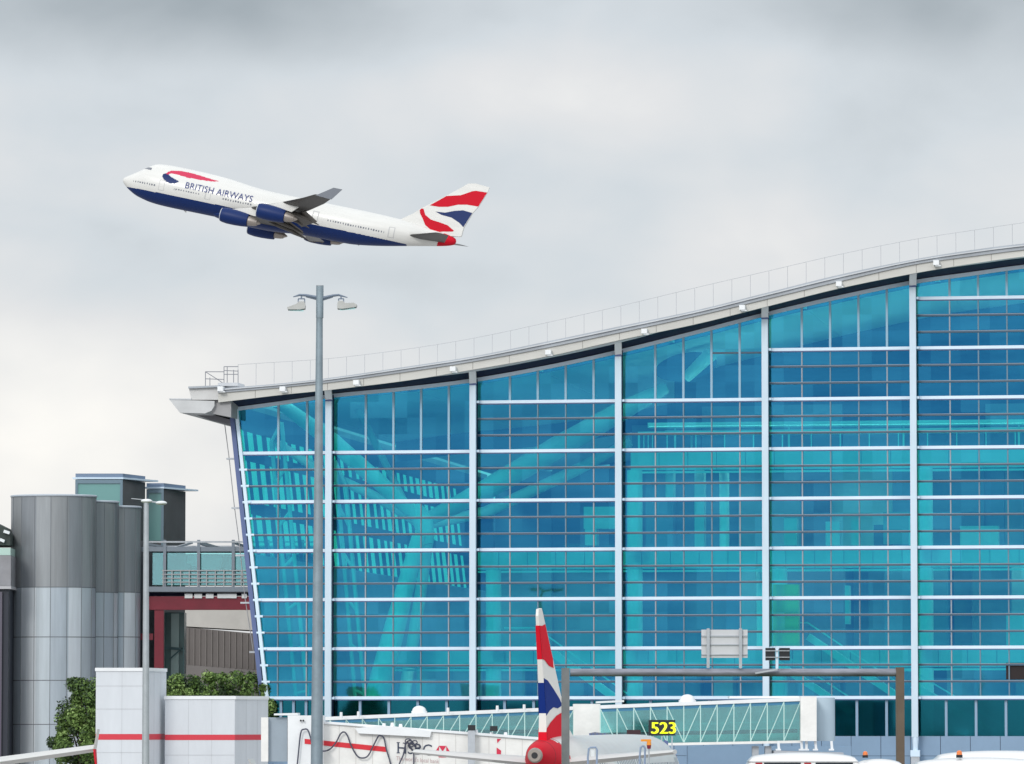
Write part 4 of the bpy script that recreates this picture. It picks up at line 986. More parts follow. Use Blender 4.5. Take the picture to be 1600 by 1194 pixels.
# glazed stair under the bridge
ss = thing('stair_enclosure', 'pale green glazed stair enclosure under the footbridge beside the maroon leg', 'stairwell', tuple(P(275, 1130, BY + 4).xy) + (0,))
q0, q1 = P(256, 1260, BY + 4), P(288, 957, BY + 4)
m = MB(); m.box((q0.x, BY + 4, 0), (q1.x, BY + 7, q1.z)); m.build('core', mat('stair_green', (.05, .12, .12), .3, var=.4, vscale=.3), ss)
m = MB(); 
for x0, x1 in ((256, 262), (272, 284)): a0, a1 = P(x0, 0, BY + 3.9), P(x1, 0, BY + 3.9); m.box((a0.x, BY + 3.8, 0), (a1.x, BY + 3.99, q1.z - .1))
m.build('glass_panel', mat('stair_pale', (.30, .42, .40), .3), ss)
m = MB(); a0, a1 = P(258, 1012, BY + 3.6), P(288, 1015, BY + 3.6)
m.bar(a0, a1, .1, .25); m.bar(P(265, 1030, BY + 3.6), P(288, 1010, BY + 3.6), .1, .12); m.bar(P(287, 1012, BY + 3.6), P(287, 1090, BY + 3.6), .1, .2); m.build('stair_frame', mat('frame_green', (.04, .10, .11), .5), ss)
# dark link wall between drums and bridge
lk = MB(); a0, a1 = P(214, 800, BY + 7), P(242, 800, BY + 7); lk.box((a0.x, BY + 7, 0), (a1.x, BY + 10, zat(845, BY + 7))); 
tag(lk.build('link_block', mat('link_dark', (.05, .06, .07), .5, var=.3, vscale=.3), loc=((a0.x + a1.x) / 2, BY + 7, 0)), 'dark narrow block between the drum tower and the maroon bridge leg', 'building')
# car park behind
KY = 490.0
cpk = thing('car_park', 'low car park block with pale upper band and brown ribbed cladding behind the trees', 'car park', tuple(P(340, 1130, KY).xy) + (0,))
dvx = Vector((1, -.28, 0)).normalized()
def slope_panel(x0, x1, z0, z1, off, mt, nm, nrib=0, ribm=None):
    A = P(x0, 1000, KY); B = A + dvx * ((P(x1, 1000, KY).x - A.x) / dvx.x); nrm = Vector((dvx.y, -dvx.x, 0)) * off
    # heights defined at the left end; the roofline falls towards the right
    A = A + nrm; B = B + nrm; bk = Vector((0, 8, 0)); Z = lambda v_, z: Vector((v_.x, v_.y, z))
    m = MB(); m.hexa([Z(A, z0[0]), Z(B, z0[1]), Z(B + bk, z0[1]), Z(A + bk, z0[0]), Z(A, z1[0]), Z(B, z1[1]), Z(B + bk, z1[1]), Z(A + bk, z1[0])])
    if nrib:
        for i in range(nrib):
            t = (i + .5) / nrib; p = A.lerp(B, t); za = z0[0] + (z0[1] - z0[0]) * t; zb = z1[0] + (z1[1] - z1[0]) * t
            m.bar((p.x, p.y - .06, za + .05), (p.x, p.y - .06, zb - .05), .10, .12, mi=1)
    return m.build(nm, [mt, ribm or mt], cpk)
zk = lambda y: zat(y, KY)
slope_panel(225, 600, (zk(975), zk(992) - .4), (zk(952), zk(948)), .05, mat('pale_band', (.50, .48, .45), .6, var=.12, vscale=.25), 'upper_band')
slope_panel(225, 600, (zk(1035), zk(1062)), (zk(974), zk(1010)), .0, mat('brown_cladding', (.13, .115, .11), .6, var=.1, vscale=.4), 'ribbed_cladding', 40, mat('brown_rib', (.20, .18, .17), .6))
slope_panel(225, 600, (0, 0), (zk(1034), zk(1063)), .25, mat('car_park_base', (.17, .155, .15), .6, var=.1, vscale=.4), 'base_wall')
# far-left sliver building
lb = thing('office_block', 'dark sliver of a building at the far left edge beside the drum tower', 'building', tuple(P(-60, 1130, 436).xy) + (0,))
def lbx(x0, x1, y0, y1, d0, d1, mt, nm):
    p0, p1 = P(x0, y1, 434), P(x1, y0, 434); m = MB(); m.box((p0.x, 434 + d0, max(0, p0.z)), (p1.x, 434 + d1, p1.z)); return m.build(nm, mt, lb)
lbx(-160, 13, 921, 1300, 0, 10, mat('block_navy', (.02, .025, .04), .4), 'dark_wall')
lbx(-160, 4, 925, 1300, -.3, -.01, mat('block_mauve', (.10, .09, .12), .5), 'side_panel')
lbx(-160, 18, 916, 920.5, -.4, 9, mat('block_ledge', (.45, .45, .47), .5), 'ledge')
lbx(-160, 17, 868, 915.5, 0, 9, mat('block_grey', (.26, .26, .28), .5, var=.15, vscale=.5), 'upper_wall')
lbx(-160, 16, 856, 867.5, .2, 8, mat('block_glass', (.45, .62, .56), .3), 'rooflight')
m = MB(); q = [P(x, y, 436) for x, y in ((-60, 800), (-10, 815), (8, 824), (16, 834), (16, 852), (-60, 852))]; m.prism(q, (0, 6, 0)); m.build('roof_canopy', mat('block_canopy', (.03, .045, .04), .6, var=.5, vscale=.6), lb)
for (x0, y0, x1, y1) in ((6, 830, 15, 835), (0, 843, 7, 848)):
    m = MB(); m.bar(P(x0, y0, 435.8), P(x1, y1 - 2, 435.8), .3, .25); m.build('roof_light', WHITE, lb)

# ------------------------------------------------------------------ white annexe
AY = 330.0
an = thing('annexe', 'white panelled annexe with a thin red stripe, taller at its left end', 'building', tuple(P(270, 1130, AY).xy) + (0,))
APW = mat('annexe_panel', (0.62, 0.65, 0.69), .5, var=.06, vscale=.7, stretch=(1, 1, .2))
ASD = mat('annexe_side_panel', (0.50, 0.52, 0.56), .5, var=.03, vscale=.3)
RST = mat('stripe_red', (0.62, 0.035, 0.06), .5)
def annex(x0, x1, xs, ytop, seams, stripe, Y, red_side=1.0):
    a = P(x0, ytop, Y); b = P(x1, ytop, Y); dep = 4.5; c = P(xs, ytop + 3, Y + dep); A = Vector((a.x, Y, 0)); B = Vector((b.x, Y, 0)); dv = Vector((c.x - b.x, dep, 0)); zt = a.z
    Z = lambda v_, z: Vector((v_.x, v_.y, z))
    m = MB(); m.hexa([Z(A, 0), Z(B, 0), Z(B + dv, 0), Z(A + dv, 0), Z(A, zt - .2), Z(B, zt - .2), Z(B + dv, zt - .2), Z(A + dv, zt - .2)]); wl = m.build('wall', APW, an)
    e = Vector((.06, 0, 0)); f = Vector((0, -.06, 0))
    m = MB(); m.hexa([Z(A - e + f, zt - .2), Z(B + e + f, zt - .2), Z(B + dv + e, zt - .2), Z(A + dv - e, zt - .2), Z(A - e + f, zt + .02), Z(B + e + f, zt + .02), Z(B + dv + e, zt + .02), Z(A + dv - e, zt + .02)]); m.build('coping', WHITE, an)
    g1 = Vector((0, -.012, 0)); zs1, zs0_ = zat(stripe[0], Y), zat(stripe[1], Y); g2 = Vector((.012, 0, 0))
    m = MB(); m.add([Z(A + g1, zs0_), Z(B + g1 + g2, zs0_), Z(B + g1 + g2, zs1), Z(A + g1, zs1)], [(0, 1, 2, 3)])
    m.add([Z(B + g1 + g2, zs0_), Z(B + dv * red_side + g2, zs0_), Z(B + dv * red_side + g2, zs1), Z(B + g1 + g2, zs1)], [(0, 1, 2, 3)]); m.build('red_stripe', RST, an, fix=False)
    m = MB(); g3 = Vector((0, -.008, 0))
    for y in seams: z = zat(y, Y); m.add([Z(A + g3, z - .02), Z(B + g3, z - .02), Z(B + g3, z + .02), Z(A + g3, z + .02)], [(0, 1, 2, 3)])
    n = max(1, int((B - A).length / 1.25))
    for i in range(1, n): p = A.lerp(B, i / n) + g3; m.add([Z(p, 0), Z(p + Vector((.025, 0, 0)), 0), Z(p + Vector((.025, 0, 0)), zt - .2), Z(p, zt - .2)], [(0, 1, 2, 3)])
    for i in (1, 2): p = B + dv * i / 3 + Vector((.008, 0, 0)); m.add([Z(p, 0), Z(p + dv * .008, 0), Z(p + dv * .008, zt - .2), Z(p, zt - .2)], [(0, 1, 2, 3)])
    m.build('panel_joint', mat('annexe_joint', (.50, .52, .55), .6), an, fix=False)
annex(150, 231, 260, 1044, (1072, 1108, 1176), (1147, 1156), AY)
annex(258, 367, 419, 1088, (1180,), (1148, 1156.5), AY + 3)

# ------------------------------------------------------------------ boarding bridges
TUNW = mat('tunnel_white', (0.80, 0.795, 0.775), .5, var=.09, vscale=1.2, stretch=(.6, 1, .8))
HING = mat('grey_door', (0.30, 0.36, 0.42), .5, var=.06, vscale=.6)
def obox(mb, x0, x1, yt0, yt1, yb0, yb1, Y, th, mi=0):   # box following slanted top/bottom, front face at distance Y
    q = [P(x0, yb0, Y), P(x1, yb1, Y), P(x1, yb1, Y), P(x0, yb0, Y), P(x0, yt0, Y), P(x1, yt1, Y), P(x1, yt1, Y), P(x0, yt0, Y)]
    for i in (2, 3, 6, 7): q[i] = q[i] + Vector((0, th, 0))
    mb.hexa(q, mi); return mb
# glazed corridor (near the facade)
def glazed(Y, segs, label, legs, dome):
    root = thing('glazed_walkway', label, 'boarding bridge', tuple(P((segs[0][0] + segs[-1][1]) / 2, 1130, Y).xy) + (0,), 'boarding bridges in front of the terminal')
    for (x0, x1, yt0, yt1, yb0, yb1, lean, np_) in segs:
        rf = 5.5
        obox(MB(), x0, x1, yt0, yt1, yt0 + rf, yt1 + rf, Y - .15, 3.2).build('roof', WHITE, root)
        obox(MB(), x0, x1, yt0 + rf + .3, yt1 + rf + .3, yt0 + rf + 5, yt1 + rf + 5, Y - .02, .1).build('eaves_strip', mat('eaves_blue', (.05, .22, .38), .4), root)
        obox(MB(), x0, x1, yb0, yb1, yb0 + 4, yb1 + 4, Y - .15, 3.2).build('floor', TUNW, root)
        obox(MB(), x0, x1, yt0 + rf + .2, yt1 + rf + .2, yb0 - .2, yb1 - .2, Y, .04).build('near_glazing', TUNG, root)
        obox(MB(), x0, x1, yt0 + rf + .2, yt1 + rf + .2, yb0 - .2, yb1 - .2, Y + 2.9, .04).build('far_glazing', mat('tunnel_far_glass', (.52, .70, .66), .3, var=.35, vscale=.35), root)
        m = MB(); fr = MB()
        for i in range(np_ + 1):
            t = i / np_; x = x0 + (x1 - x0) * t; yt = yt0 + (yt1 - yt0) * t + rf; yb = yb0 + (yb1 - yb0) * t
            m.bar(P(x, yt, Y - .06), P(x, yb, Y - .06), .07, .06)
            if i < np_:
                t2 = (i + 1) / np_; xn = x0 + (x1 - x0) * t2; ytn = yt0 + (yt1 - yt0) * t2 + rf; ybn = yb0 + (yb1 - yb0) * t2
                flip = lean > 0 if not isinstance(lean, float) else (t < lean)
                if flip: m.bar(P(x, yt, Y - .07), P(xn, ybn, Y - .07), .07, .06)
                else: m.bar(P(x, yb, Y - .07), P(xn, ytn, Y - .07), .07, .06)
                m.bar(P(x, (yt + yb) / 2, Y + .07), P(xn, (ytn + ybn) / 2, Y + .07), .04, .04)
        m.build('truss', mat('truss_mint', (.50, .74, .70), .4), root)
        obox(MB(), x0 + 5, x1 - 5, yb0 - 18, yb1 - 18, yb0 - 12, yb1 - 12, Y + 1.5, .2).build('handrail_panel', mat('rail_maroon', (.16, .03, .04), .5), root)
    for (x0, x1) in legs:
        m = MB(); p0, p1 = P(x0, 1160, Y), P(x1, 1160, Y); m.box((p0.x, Y + .5, 0), (p1.x, Y + 1.5, zat(1166, Y))); m.build('leg', GALVL, root)
    for (x, y, r) in dome:
        c = P(x, y + 8, Y + 1); r_ = r / FPX * Y; m = MB()
        m.grid(lambda u, v_: c + Vector((r_ * math.cos(math.pi / 2 * u) * math.cos(2 * math.pi * v_), r_ * math.cos(math.pi / 2 * u) * math.sin(2 * math.pi * v_), r_ * .75 * math.sin(math.pi / 2 * u))), 8, 20, closed=True)
        m.tube([c - Vector((0, 0, .25)), c], [r_ * 1.12, r_ * 1.12], 20); m.build('roof_dome', WHITE, root, smooth=True)
    return root
g1 = glazed(375, [(490, 896, 1121, 1104, 1160, 1158, .3, 16)], 'long glazed walkway rising to the right behind the white bridge with the red stripe', ((600, 612), (800, 812)), ((655, 1103, 11),))
m = MB(); obox(m, 896, 938, 1100, 1100, 1166, 1166, 374, 4); m.build('junction_box', TUNW, g1)
m = MB(); obox(m, 932, 975, 1096, 1094, 1099, 1097, 374, 4); m.build('roof_plate', WHITE, g1)
for x in (777, 819, 700, 560, 533):
    m = MB(); c = P(x, 1110 - (x - 700) * .042 - 1, 374); m.tube([c - Vector((0, 0, .3)), c + Vector((0, 0, .15))], [.12, .1], 8); m.build('roof_lamp', WHITE, g1)
g2 = glazed(368, [(938, 1251, 1102, 1090, 1163, 1157, .35, 12)], 'glazed walkway ending in a white rotunda right of the yellow stand number sign', ((1176, 1186), (1196, 1206)), ((1074, 1086, 12),))
c = P(1275, 1130, 370); m = MB(); zt, zb = zat(1089, 368), zat(1157, 368)
obox(m, 1251, 1276, 1088, 1088, 1158, 1158, 367, 4); m.build('rotunda', TUNW, g2)
m = MB(); p0, p1 = P(1276.5, 1158, 368), P(1300, 1090, 368)
cc = Vector(((p0.x + p1.x) / 2, 370.2, 0)); rr = (p1.x - p0.x) / 2 + .35
m.tube([(cc.x, cc.y, p0.z), (cc.x, cc.y, p1.z)], rr, 24); m.build('rotunda_drum', mat('rotunda_blue_grey', (.42, .53, .62), .45), g2, smooth=True)
for x in (1216, 1252, 1260, 1274, 1299):
    m = MB(); m.bar(P(x, 1158, 367.5), P(x + (1 if x != 1260 else 0), 1171, 367.5), .18, .18); m.bar(P(x - 4, 1171.5, 367.5), P(x + 4, 1171.5, 367.5), .3, .12); m.build('foot', WHITE, g2)
m = MB(); obox(m, 1210, 1318, 1173, 1176, 1200, 1200, 366.5, 5); m.build('plinth', mat('plinth_grey', (.40, .42, .46), .5), g2)
m = MB(); obox(m, 1140, 1250, 1088, 1088, 1091, 1091, 369, 3); m.build('roof_plate', WHITE, g2)
# opaque white bridge with the red stripe and bank lettering
HY = 300.0
hb = thing('boarding_bridge', 'white boarding bridge with red stripe, looping cables and dark blue lettering', 'boarding bridge', tuple(P(640, 1130, HY).xy) + (0,), 'boarding bridges in front of the terminal')
m = MB(); obox(m, 408, 419, 1121, 1121, 1190, 1190, HY - 1, 3); m.build('door_frame', TUNW, hb)
m = MB(); obox(m, 419.5, 449, 1121, 1121, 1190, 1190, HY - .6, 2.6); m.build('door', HING, hb)
m = MB(); obox(m, 449.5, 505, 1118, 1118, 1210, 1210, HY - 1, 3.5); obox(m, 428, 465, 1115, 1114, 1117.8, 1117.8, HY - 1, 3.5); m.build('cab', WHITE, hb)
m = MB(); obox(m, 505.5, 860, 1131, 1158, 1212, 1239, HY, 3); body = m.build('tunnel', TUNW, hb)
m = MB(); x = 530
while x < 858:
    yt = 1131 + 27 * (x - 505.5) / 354.5; m.bar(P(x, yt + 1, HY - .008), P(x, yt + 80, HY - .008), .02, .012, up=(0, 1, 0)); x += 26
m.build('tunnel_joint', mat('tunnel_joint_grey', (.52, .51, .49), .6), hb)
m = MB(); obox(m, 503, 860, 1127, 1153.5, 1130.7, 1157.5, HY - .15, 3.3); m.build('roof', WHITE, hb)
m = MB()
m.prism([P(x, y, HY - .05) for x, y in ((590, 1134), (640, 1137), (674, 1143), (672, 1152), (560, 1146), (555, 1138))], (0, -.25, 0)); m.build('cable_cover', WHITE, hb)
def ln(t): return 1131 + 27 * t
m = MB(); m.add([P(476, 1154.5, HY - 1.03), P(505, 1157.2, HY - 1.03), P(505, 1165, HY - 1.03), P(476, 1162.3, HY - 1.03)], [(0, 1, 2, 3)])
m.add([P(505.5, 1157.2, HY - .02), P(604, 1167.2, HY - .02), P(604, 1175.2, HY - .02), P(505.5, 1165, HY - .02)], [(0, 1, 2, 3)]); m.build('red_stripe', REDM, hb, fix=False)
vs, fs = text_faces('HSBC'); TXT = mat('bank_letter_blue', (.03, .045, .09), .5)
m = MB(); o = [P(621, 1177, HY - .03), P(675, 1181, HY - .03)]; m.add([o[0].lerp(o[1], x) + Vector((0, 0, y * .66)) for x, y in vs], fs)
# serifs
for cx in (.022, .20):
    for yy in (0.0, .60):
        p = o[0].lerp(o[1], cx) + Vector((0, -.005, yy + .03)); m.add([p + Vector((-.09, 0, -.025)), p + Vector((.09, 0, -.025)), p + Vector((.09, 0, .025)), p + Vector((-.09, 0, .025))], [(0, 1, 2, 3)])
m.build('lettering', TXT, hb, fix=False)
LOGR = mat('logo_red', (.62, .02, .07), .5)
def hexlogo(x0, x1, yt, yb, Yp):
    xm, ym = (x0 + x1) / 2, (yt + yb) / 2; wq = (x1 - x0) / 4
    A = lambda x, y: P(x, y, Yp)
    m = MB()
    for tri in (((x0, ym), (x0 + wq, yt), (x0 + wq, yb)), ((x1, ym), (x1 - wq, yt), (x1 - wq, yb)), ((x0 + wq, yt), (x1 - wq, yt), (xm, ym)), ((x0 + wq, yb), (x1 - wq, yb), (xm, ym))):
        m.add([A(*p) for p in tri], [(0, 1, 2)])
    return m
hexlogo(680, 703, 1165.5, 1183.5, HY - .03).build('logo', LOGR, hb, fix=False)
m = MB(); m.add([P(x, y, HY - .03) for x, y in ((776.5, 1154.5), (783, 1154.5), (777, 1161.5))], [(0, 1, 2)]); m.add([P(x, y, HY - .03) for x, y in ((776, 1168), (783, 1173), (782.5, 1180), (776, 1180))], [(0, 1, 2, 3)]); m.build('logo', LOGR, hb, fix=False)
vs, fs = text_faces("The world's local bank"); m = MB(); o = [P(619, 1188, HY - .03), P(686, 1193, HY - .03)]; m.add([o[0].lerp(o[1], x) + Vector((0, 0, y * .26)) for x, y in vs], fs); m.build('small_lettering', mat('letter_pink', (.55, .42, .42), .5), hb, fix=False)
CAB = mat('cable_rubber', (.06, .065, .10), .5)
def catm(pts, n=8):
    out = []
    for i in range(len(pts) - 1):
        p0 = pts[max(i - 1, 0)]; p1 = pts[i]; p2 = pts[i + 1]; p3 = pts[min(i + 2, len(pts) - 1)]
        for k in range(n):
            t = k / n
            out.append(tuple(.5 * (2 * p1[j] + (p2[j] - p0[j]) * t + (2 * p0[j] - 5 * p1[j] + 4 * p2[j] - p3[j]) * t * t + (-p0[j] + 3 * p1[j] - 3 * p2[j] + p3[j]) * t ** 3) for j in (0, 1)))
    return out + [pts[-1]]
for pts in ([(463, 1210), (466, 1180), (470, 1145), (476, 1139.5), (481, 1141), (485, 1152), (490, 1168), (503, 1173.5), (515, 1171), (525, 1160), (532, 1147), (538, 1144), (543, 1150), (549, 1166), (558, 1181), (566, 1184.5), (575, 1181), (584, 1164), (591, 1151), (595, 1149.5), (600, 1154), (604, 1172), (610, 1192), (616, 1215)],
            [(618, 1220), (624, 1194), (630, 1180), (634, 1163), (640, 1157), (645, 1160), (648, 1166)], [(646, 1215), (646.5, 1178), (643, 1170), (636, 1158)]):
    m = MB(); m.tube([P(x, y, HY - 1.25 if x < 510 else HY - .25) for x, y in catm(pts)], .045, 6); m.build('cable', CAB, hb, smooth=True)
m = MB()
for x, y, r in ((638, 1158, 5), (643, 1164, 4), (648, 1160, 4), (652, 1166, 4)):
    m.tube([P(x + r * math.cos(t * .6), y + r * .7 * math.sin(t * .6), HY - .3 - t * .01) for t in range(0, 12)], .035, 6)
m.build('cable_coil', CAB, hb, smooth=True)
m = MB()
for x, y in ((470, 1116), (474, 1126)): c = P(x, 1126, HY - 1.1); m.tube([c, c - Vector((0, .1, 0))], .06, 8)
m.build('door_bell', BLACK, hb)
for x, y in ((600, 1133), (626, 1134), (613, 1132), (737, 1142), (744, 1143), (768, 1147), (790, 1147)):
    m = MB(); c = P(x, y + 3, HY + .4); m.tube([c, c + Vector((0, 0, .22))], [.13, .09], 8); m.build('roof_fitting', WHITE, hb)
for x, y0, y1 in ((737, 1133, 1141.5), (771.5, 1134.5, 1142.5)):
    a0, a1 = P(x - 6, y1, HY - .3), P(x + 6, y0, HY - .3); m = MB(); m.box((a0.x, HY - .3, a0.z), (a1.x, HY + .2, a1.z)); m.build('beacon_box', BLACK, hb)
m = MB(); a0, a1 = P(731, 1210, HY - .8), P(742, 1142, HY - .8); m.box((a0.x, HY - .8, 0), (a1.x, HY - .4, a1.z)); m.build('lift_column', GALVL, hb)
for x in (640, 800):
    m = MB(); c = P(x, 1200, HY + 1.5); m.box((c.x - .3, HY + 1.2, 0), (c.x + .3, HY + 1.8, zat(1228, HY))); m.build('leg', GALV, hb)
H2 = 292.0
b2_ = thing('boarding_bridge', 'grey folding canopy of a boarding bridge behind the white fuselage of the parked airliner', 'boarding bridge', tuple(P(960, 1130, H2).xy) + (0,), 'boarding bridges in front of the terminal')
m = MB(); m.prism([P(x, y, H2 + .2) for x, y in ((921, 1146), (930, 1144), (945, 1146), (965, 1151), (990, 1157), (988, 1159), (945, 1156), (922, 1152))], (0, 2, 0)); m.build('folding_canopy', mat('bellows_grey', (.16, .18, .24), .6, var=.3, vscale=5), b2_)
for x in (922, 927, 933, 939, 945):
    m = MB(); a0 = P(x, 1150, H2 + .1); m.box((a0.x - .05, H2 - .0, a0.z - .10), (a0.x + .05, H2 + .15, a0.z + .14)); m.build('bellows_rib', NAVYE, b2_)
m = MB(); a0, a1 = P(923, 1156, H2 + .6), P(1003, 1163, H2 + .6); m.box((a0.x, H2 + .6, 2.6), (a1.x, H2 + 2.4, a1.z)); m.build('cab', TUNW, b2_)
m = MB(); c = P(960, 1200, H2 + 1.5); m.box((c.x - .3, H2 + 1.2, 0), (c.x + .3, H2 + 1.8, 2.59)); m.build('leg', GALV, b2_)
ORG = mat('beacon_orange', (.85, .30, .02), .4)
SV = 226.0
st_ = thing('aircraft_steps', 'mobile service steps with looped blue-grey handrails and an orange beacon beside the parked airliner', 'steps', tuple(P(965, 1130, SV).xy) + (0,))
for x0, x1, y0, y1 in ((919, 933, 1168, 1184), (1000, 1008, 1166, 1183)):
    m = MB(); m.tube([P(x, y, SV) for x, y in ((x0, y1 + 25), (x0 - .5, y1), (x0 + 1, y0 + 2), (x0 + 4, y0), (x1 - 2, y0), (x1, y0 + 4), (x1 - 1, y1 + 25))], .045, 6); m.build('handrail', mat('rail_blue_grey', (.25, .32, .45), .5), st_)
m = MB(); m.add([P(x, y, SV) for x, y in ((921, 1169.5), (931, 1169.5), (931, 1184), (921, 1184))], [(0, 1, 2, 3)]); m.prism([P(923, 1171, SV + .03), P(929, 1171, SV + .03), P(929, 1182, SV + .03), P(923, 1182, SV + .03)], (0, .03, 0)); m.v = m.v[4:]; m.f = [tuple(i - 4 for i in f) for f in m.f[1:]]; m.m = m.m[1:]; m.build('panel', WHITE, st_)
m = MB(); a0, a1 = P(915, 1210, SV), P(1012, 1206, SV); m.box((a0.x, SV - .5, a0.z - .2), (a1.x, SV + .9, a1.z - .1)); m.box((a0.x + .3, SV - .3, .5), (a1.x - .3, SV + .7, a0.z - .201)); m.build('platform', WHITE, st_)
for x in (930, 1000):
    c = P(x, 1200, SV); m = MB(); m.tube([(c.x, SV - .6, .4), (c.x, SV + .9, .4)], .4, 16); m.build('wheel', BLACK, st_)
m = MB(); c = P(1014, 1210, SV); a0 = P(1014, 1170, SV); m.tube([(c.x, SV, c.z - .3), (c.x, SV, a0.z)], .035, 8); m.build('beacon_pole', GALVL, st_)
m = MB(); m.tube([a0, a0 + Vector((0, 0, .16))], [.08, .10], 10); m.build('beacon_base', MAROON, st_)
a0 = a0 + Vector((0, 0, .161)); m = MB(); m.tube([a0, a0 + Vector((0, 0, .16))], [.11, .09], 10); m.box((a0.x - .36, a0.y - .08, a0.z + .162), (a0.x + .10, a0.y + .08, a0.z + .26)); m.build('beacon', ORG, st_)
# stand number sign 523
SY = 345.0
ns = thing('stand_sign', 'black stand sign with yellow digits 523 in front of the glazed walkway', 'sign', tuple(P(1034, 1130, SY).xy) + (0,))
a0, a1 = P(1013.5, 1149.5, SY), P(1055, 1125, SY)
m = MB(); m.box((a0.x, SY, a0.z), (a1.x, SY + .3, a1.z)); m.build('panel', BLACK, ns)
vs, fs = text_faces('523'); x0, x1 = P(1016, 0, SY).x, P(1053, 0, SY).x; zb, zt = zat(1146.5, SY), zat(1128.5, SY)
YEL = mat('digit_yellow', (.75, .80, .05), .5, emit=((.85, .95, .03), .45))
dgt = MB()
for dx in (-.04, 0, .04):
    dgt.add([(x0 + (x1 - x0) * x + dx, SY - .02 - abs(dx) * .05, zb + (zt - zb) * y) for x, y in vs], fs)
dgt.build('digits', YEL, ns, fix=False)
m = MB()
for x in (1021, 1034, 1050): c = P(x, 1150, SY + .1); m.box((c.x - .04, SY + .05, 0), (c.x + .04, SY + .15, c.z))
m.build('post', GALVL, ns)
dk = thing('stand_sign', 'small dark box sign without digits, left of the yellow 523 sign', 'sign', tuple(P(990, 1130, 340).xy) + (0,))
a0, a1 = P(979.5, 1151, 340), P(1001, 1140.5, 340); m = MB(); m.box((a0.x, 340, a0.z), (a1.x, 340.4, a1.z)); m.build('panel', mat('sign_dark_red', (.035, .008, .014), .5), dk)
m = MB(); c = P(999, 1150, 340.2); m.box((c.x - .05, 340.1, 0), (c.x + .05, 340.3, a0.z)); m.build('post', GALVL, dk)
# small equipment on the base near the sign
eq = MB(); a0 = P(1034, 1166, 362); a1 = P(1044, 1156, 362); eq.prism([Vector((a0.x, 362, a0.z)), Vector((a1.x, 362, a0.z)), Vector((a1.x, 362, a0.z + .35)), Vector((a0.x + .2, 362, a1.z))], (0, .5, 0))
a2 = P(1035, 1158, 362); eq.box((a0.x + .1, 362.1, 0), (a0.x + .3, 362.3, a0.z - .003))
tag(eq.build('floodlight', NAVYE, loc=(a0.x, 362, 0)), 'small dark blue floodlight under the 523 sign', 'floodlight')

# service wall behind the bridges (blue-grey, under glazed walkways)
sv = MB(); a0, a1 = P(1075, 1163, 385), P(1330, 1163, 385)
sv.box((a0.x, 385, 0), (a1.x, 388, zat(1166, 385)))
svo = sv.build('service_block', PAN, loc=((a0.x + a1.x) / 2, 385, 0)); tag(svo, 'low blue-grey service block under the right-hand glazed walkway', 'building')

# ------------------------------------------------------------------ vans
VW = mat('van_white', (.80, .80, .80), .3, coat=.5)
TAILR = mat('tail_lamp_red', (.45, .02, .03), .3)
def van(x0, x1, ytop, Y, label, beacon=None, spoiler=True, raised=False):
    p0, p1 = P(x0, ytop, Y), P(x1, ytop, Y); xa, xb, zt = p0.x, p1.x, p0.z; Ln = xb - xa; Wd = 2.0
    root = thing('van', label, 'van', ((xa + xb) / 2, Y + Wd / 2, rz), 'vehicles on the road')
    def layer(z0, z1, i0, i1, mi_mat, nm, yw0=0, yw1=0):
        m = MB(); n = 5; r = .25
        m.hexa([(xa + i0, Y + yw0, z0), (xb - i0, Y + yw0, z0), (xb - i0, Y + Wd - yw0, z0), (xa + i0, Y + Wd - yw0, z0), (xa + i1, Y + yw1, z1), (xb - i1, Y + yw1, z1), (xb - i1, Y + Wd - yw1, z1), (xa + i1, Y + Wd - yw1, z1)])
        o = m.build(nm, mi_mat, root)
        bv = o.modifiers.new('b', 'BEVEL'); bv.width = .09; bv.segments = 3; return o
    wz0, wz1 = zt - .95, zt - .27
    layer(rz + .35, wz0, 0, .0, VW, 'body')
    layer(wz0 + .002, wz1, .0, .04, VW, 'window_band', 0, .03)
    # roof domed
    m = MB(); m.grid(lambda u, v_: (xa + .05 + (Ln - .1) * u, Y + .03 + (Wd - .06) * v_, wz1 + (zt - wz1) * (max(0, math.sin(math.pi * u)) ** .28) * (max(0, math.sin(math.pi * v_)) ** .35)), 30, 14)
    m.build('roof', VW, root, smooth=True, fix=False)
    nwin = 3
    for i, (f0, f1) in enumerate(((.07, .13), (.145, .47), (.50, .56), (.60, .93))):
        m = MB(); mt = TAILR if (i in (0, 2)) else DARKW
        m.box((xa + Ln * f0, Y - .012, wz0 + .1), (xa + Ln * f1, Y + .02, wz1 - .03)); m.build('window' if mt is DARKW else 'lamp', mt, root)
    for x in (xa + Ln * .2, xb - Ln * .2):
        for yy in (Y + .12, Y + Wd - .12):
            m = MB(); m.tube([(x, yy - .12, rz + .36), (x, yy + .12, rz + .36)], .34, 18); w_ = m.build('wheel', BLACK, root)
            m = MB(); m.tube([(x, yy - .125, rz + .36), (x, yy + .125, rz + .36)], .18, 12); m.build('rim', GALVL, w_)
    m = MB(); m.box((xa - .08, Y + .1, rz + .4), (xa - .001, Y + Wd - .1, rz + .65)); m.box((xb + .001, Y + .1, rz + .4), (xb + .08, Y + Wd - .1, rz + .65)); m.build('bumper', BLACK, root)
    if beacon:
        c = P(beacon[0], beacon[1] + 6, Y + .5); m = MB(); m.tube([c, c + Vector((0, 0, .08))], .09, 10); bb = m.build('beacon_base', BLACK, root); m = MB(); m.tube([c + Vector((0, 0, .081)), c + Vector((0, 0, .17)), c + Vector((0, 0, .2))], [.08, .07, .03], 12); m.build('beacon', mat('beacon_lens', (.85, .22, .05), .3), root, smooth=True)
    return root
van(1168, 1345, 1176, 152, 'white van with rounded roof and dark side windows, left of the brown gantry post')
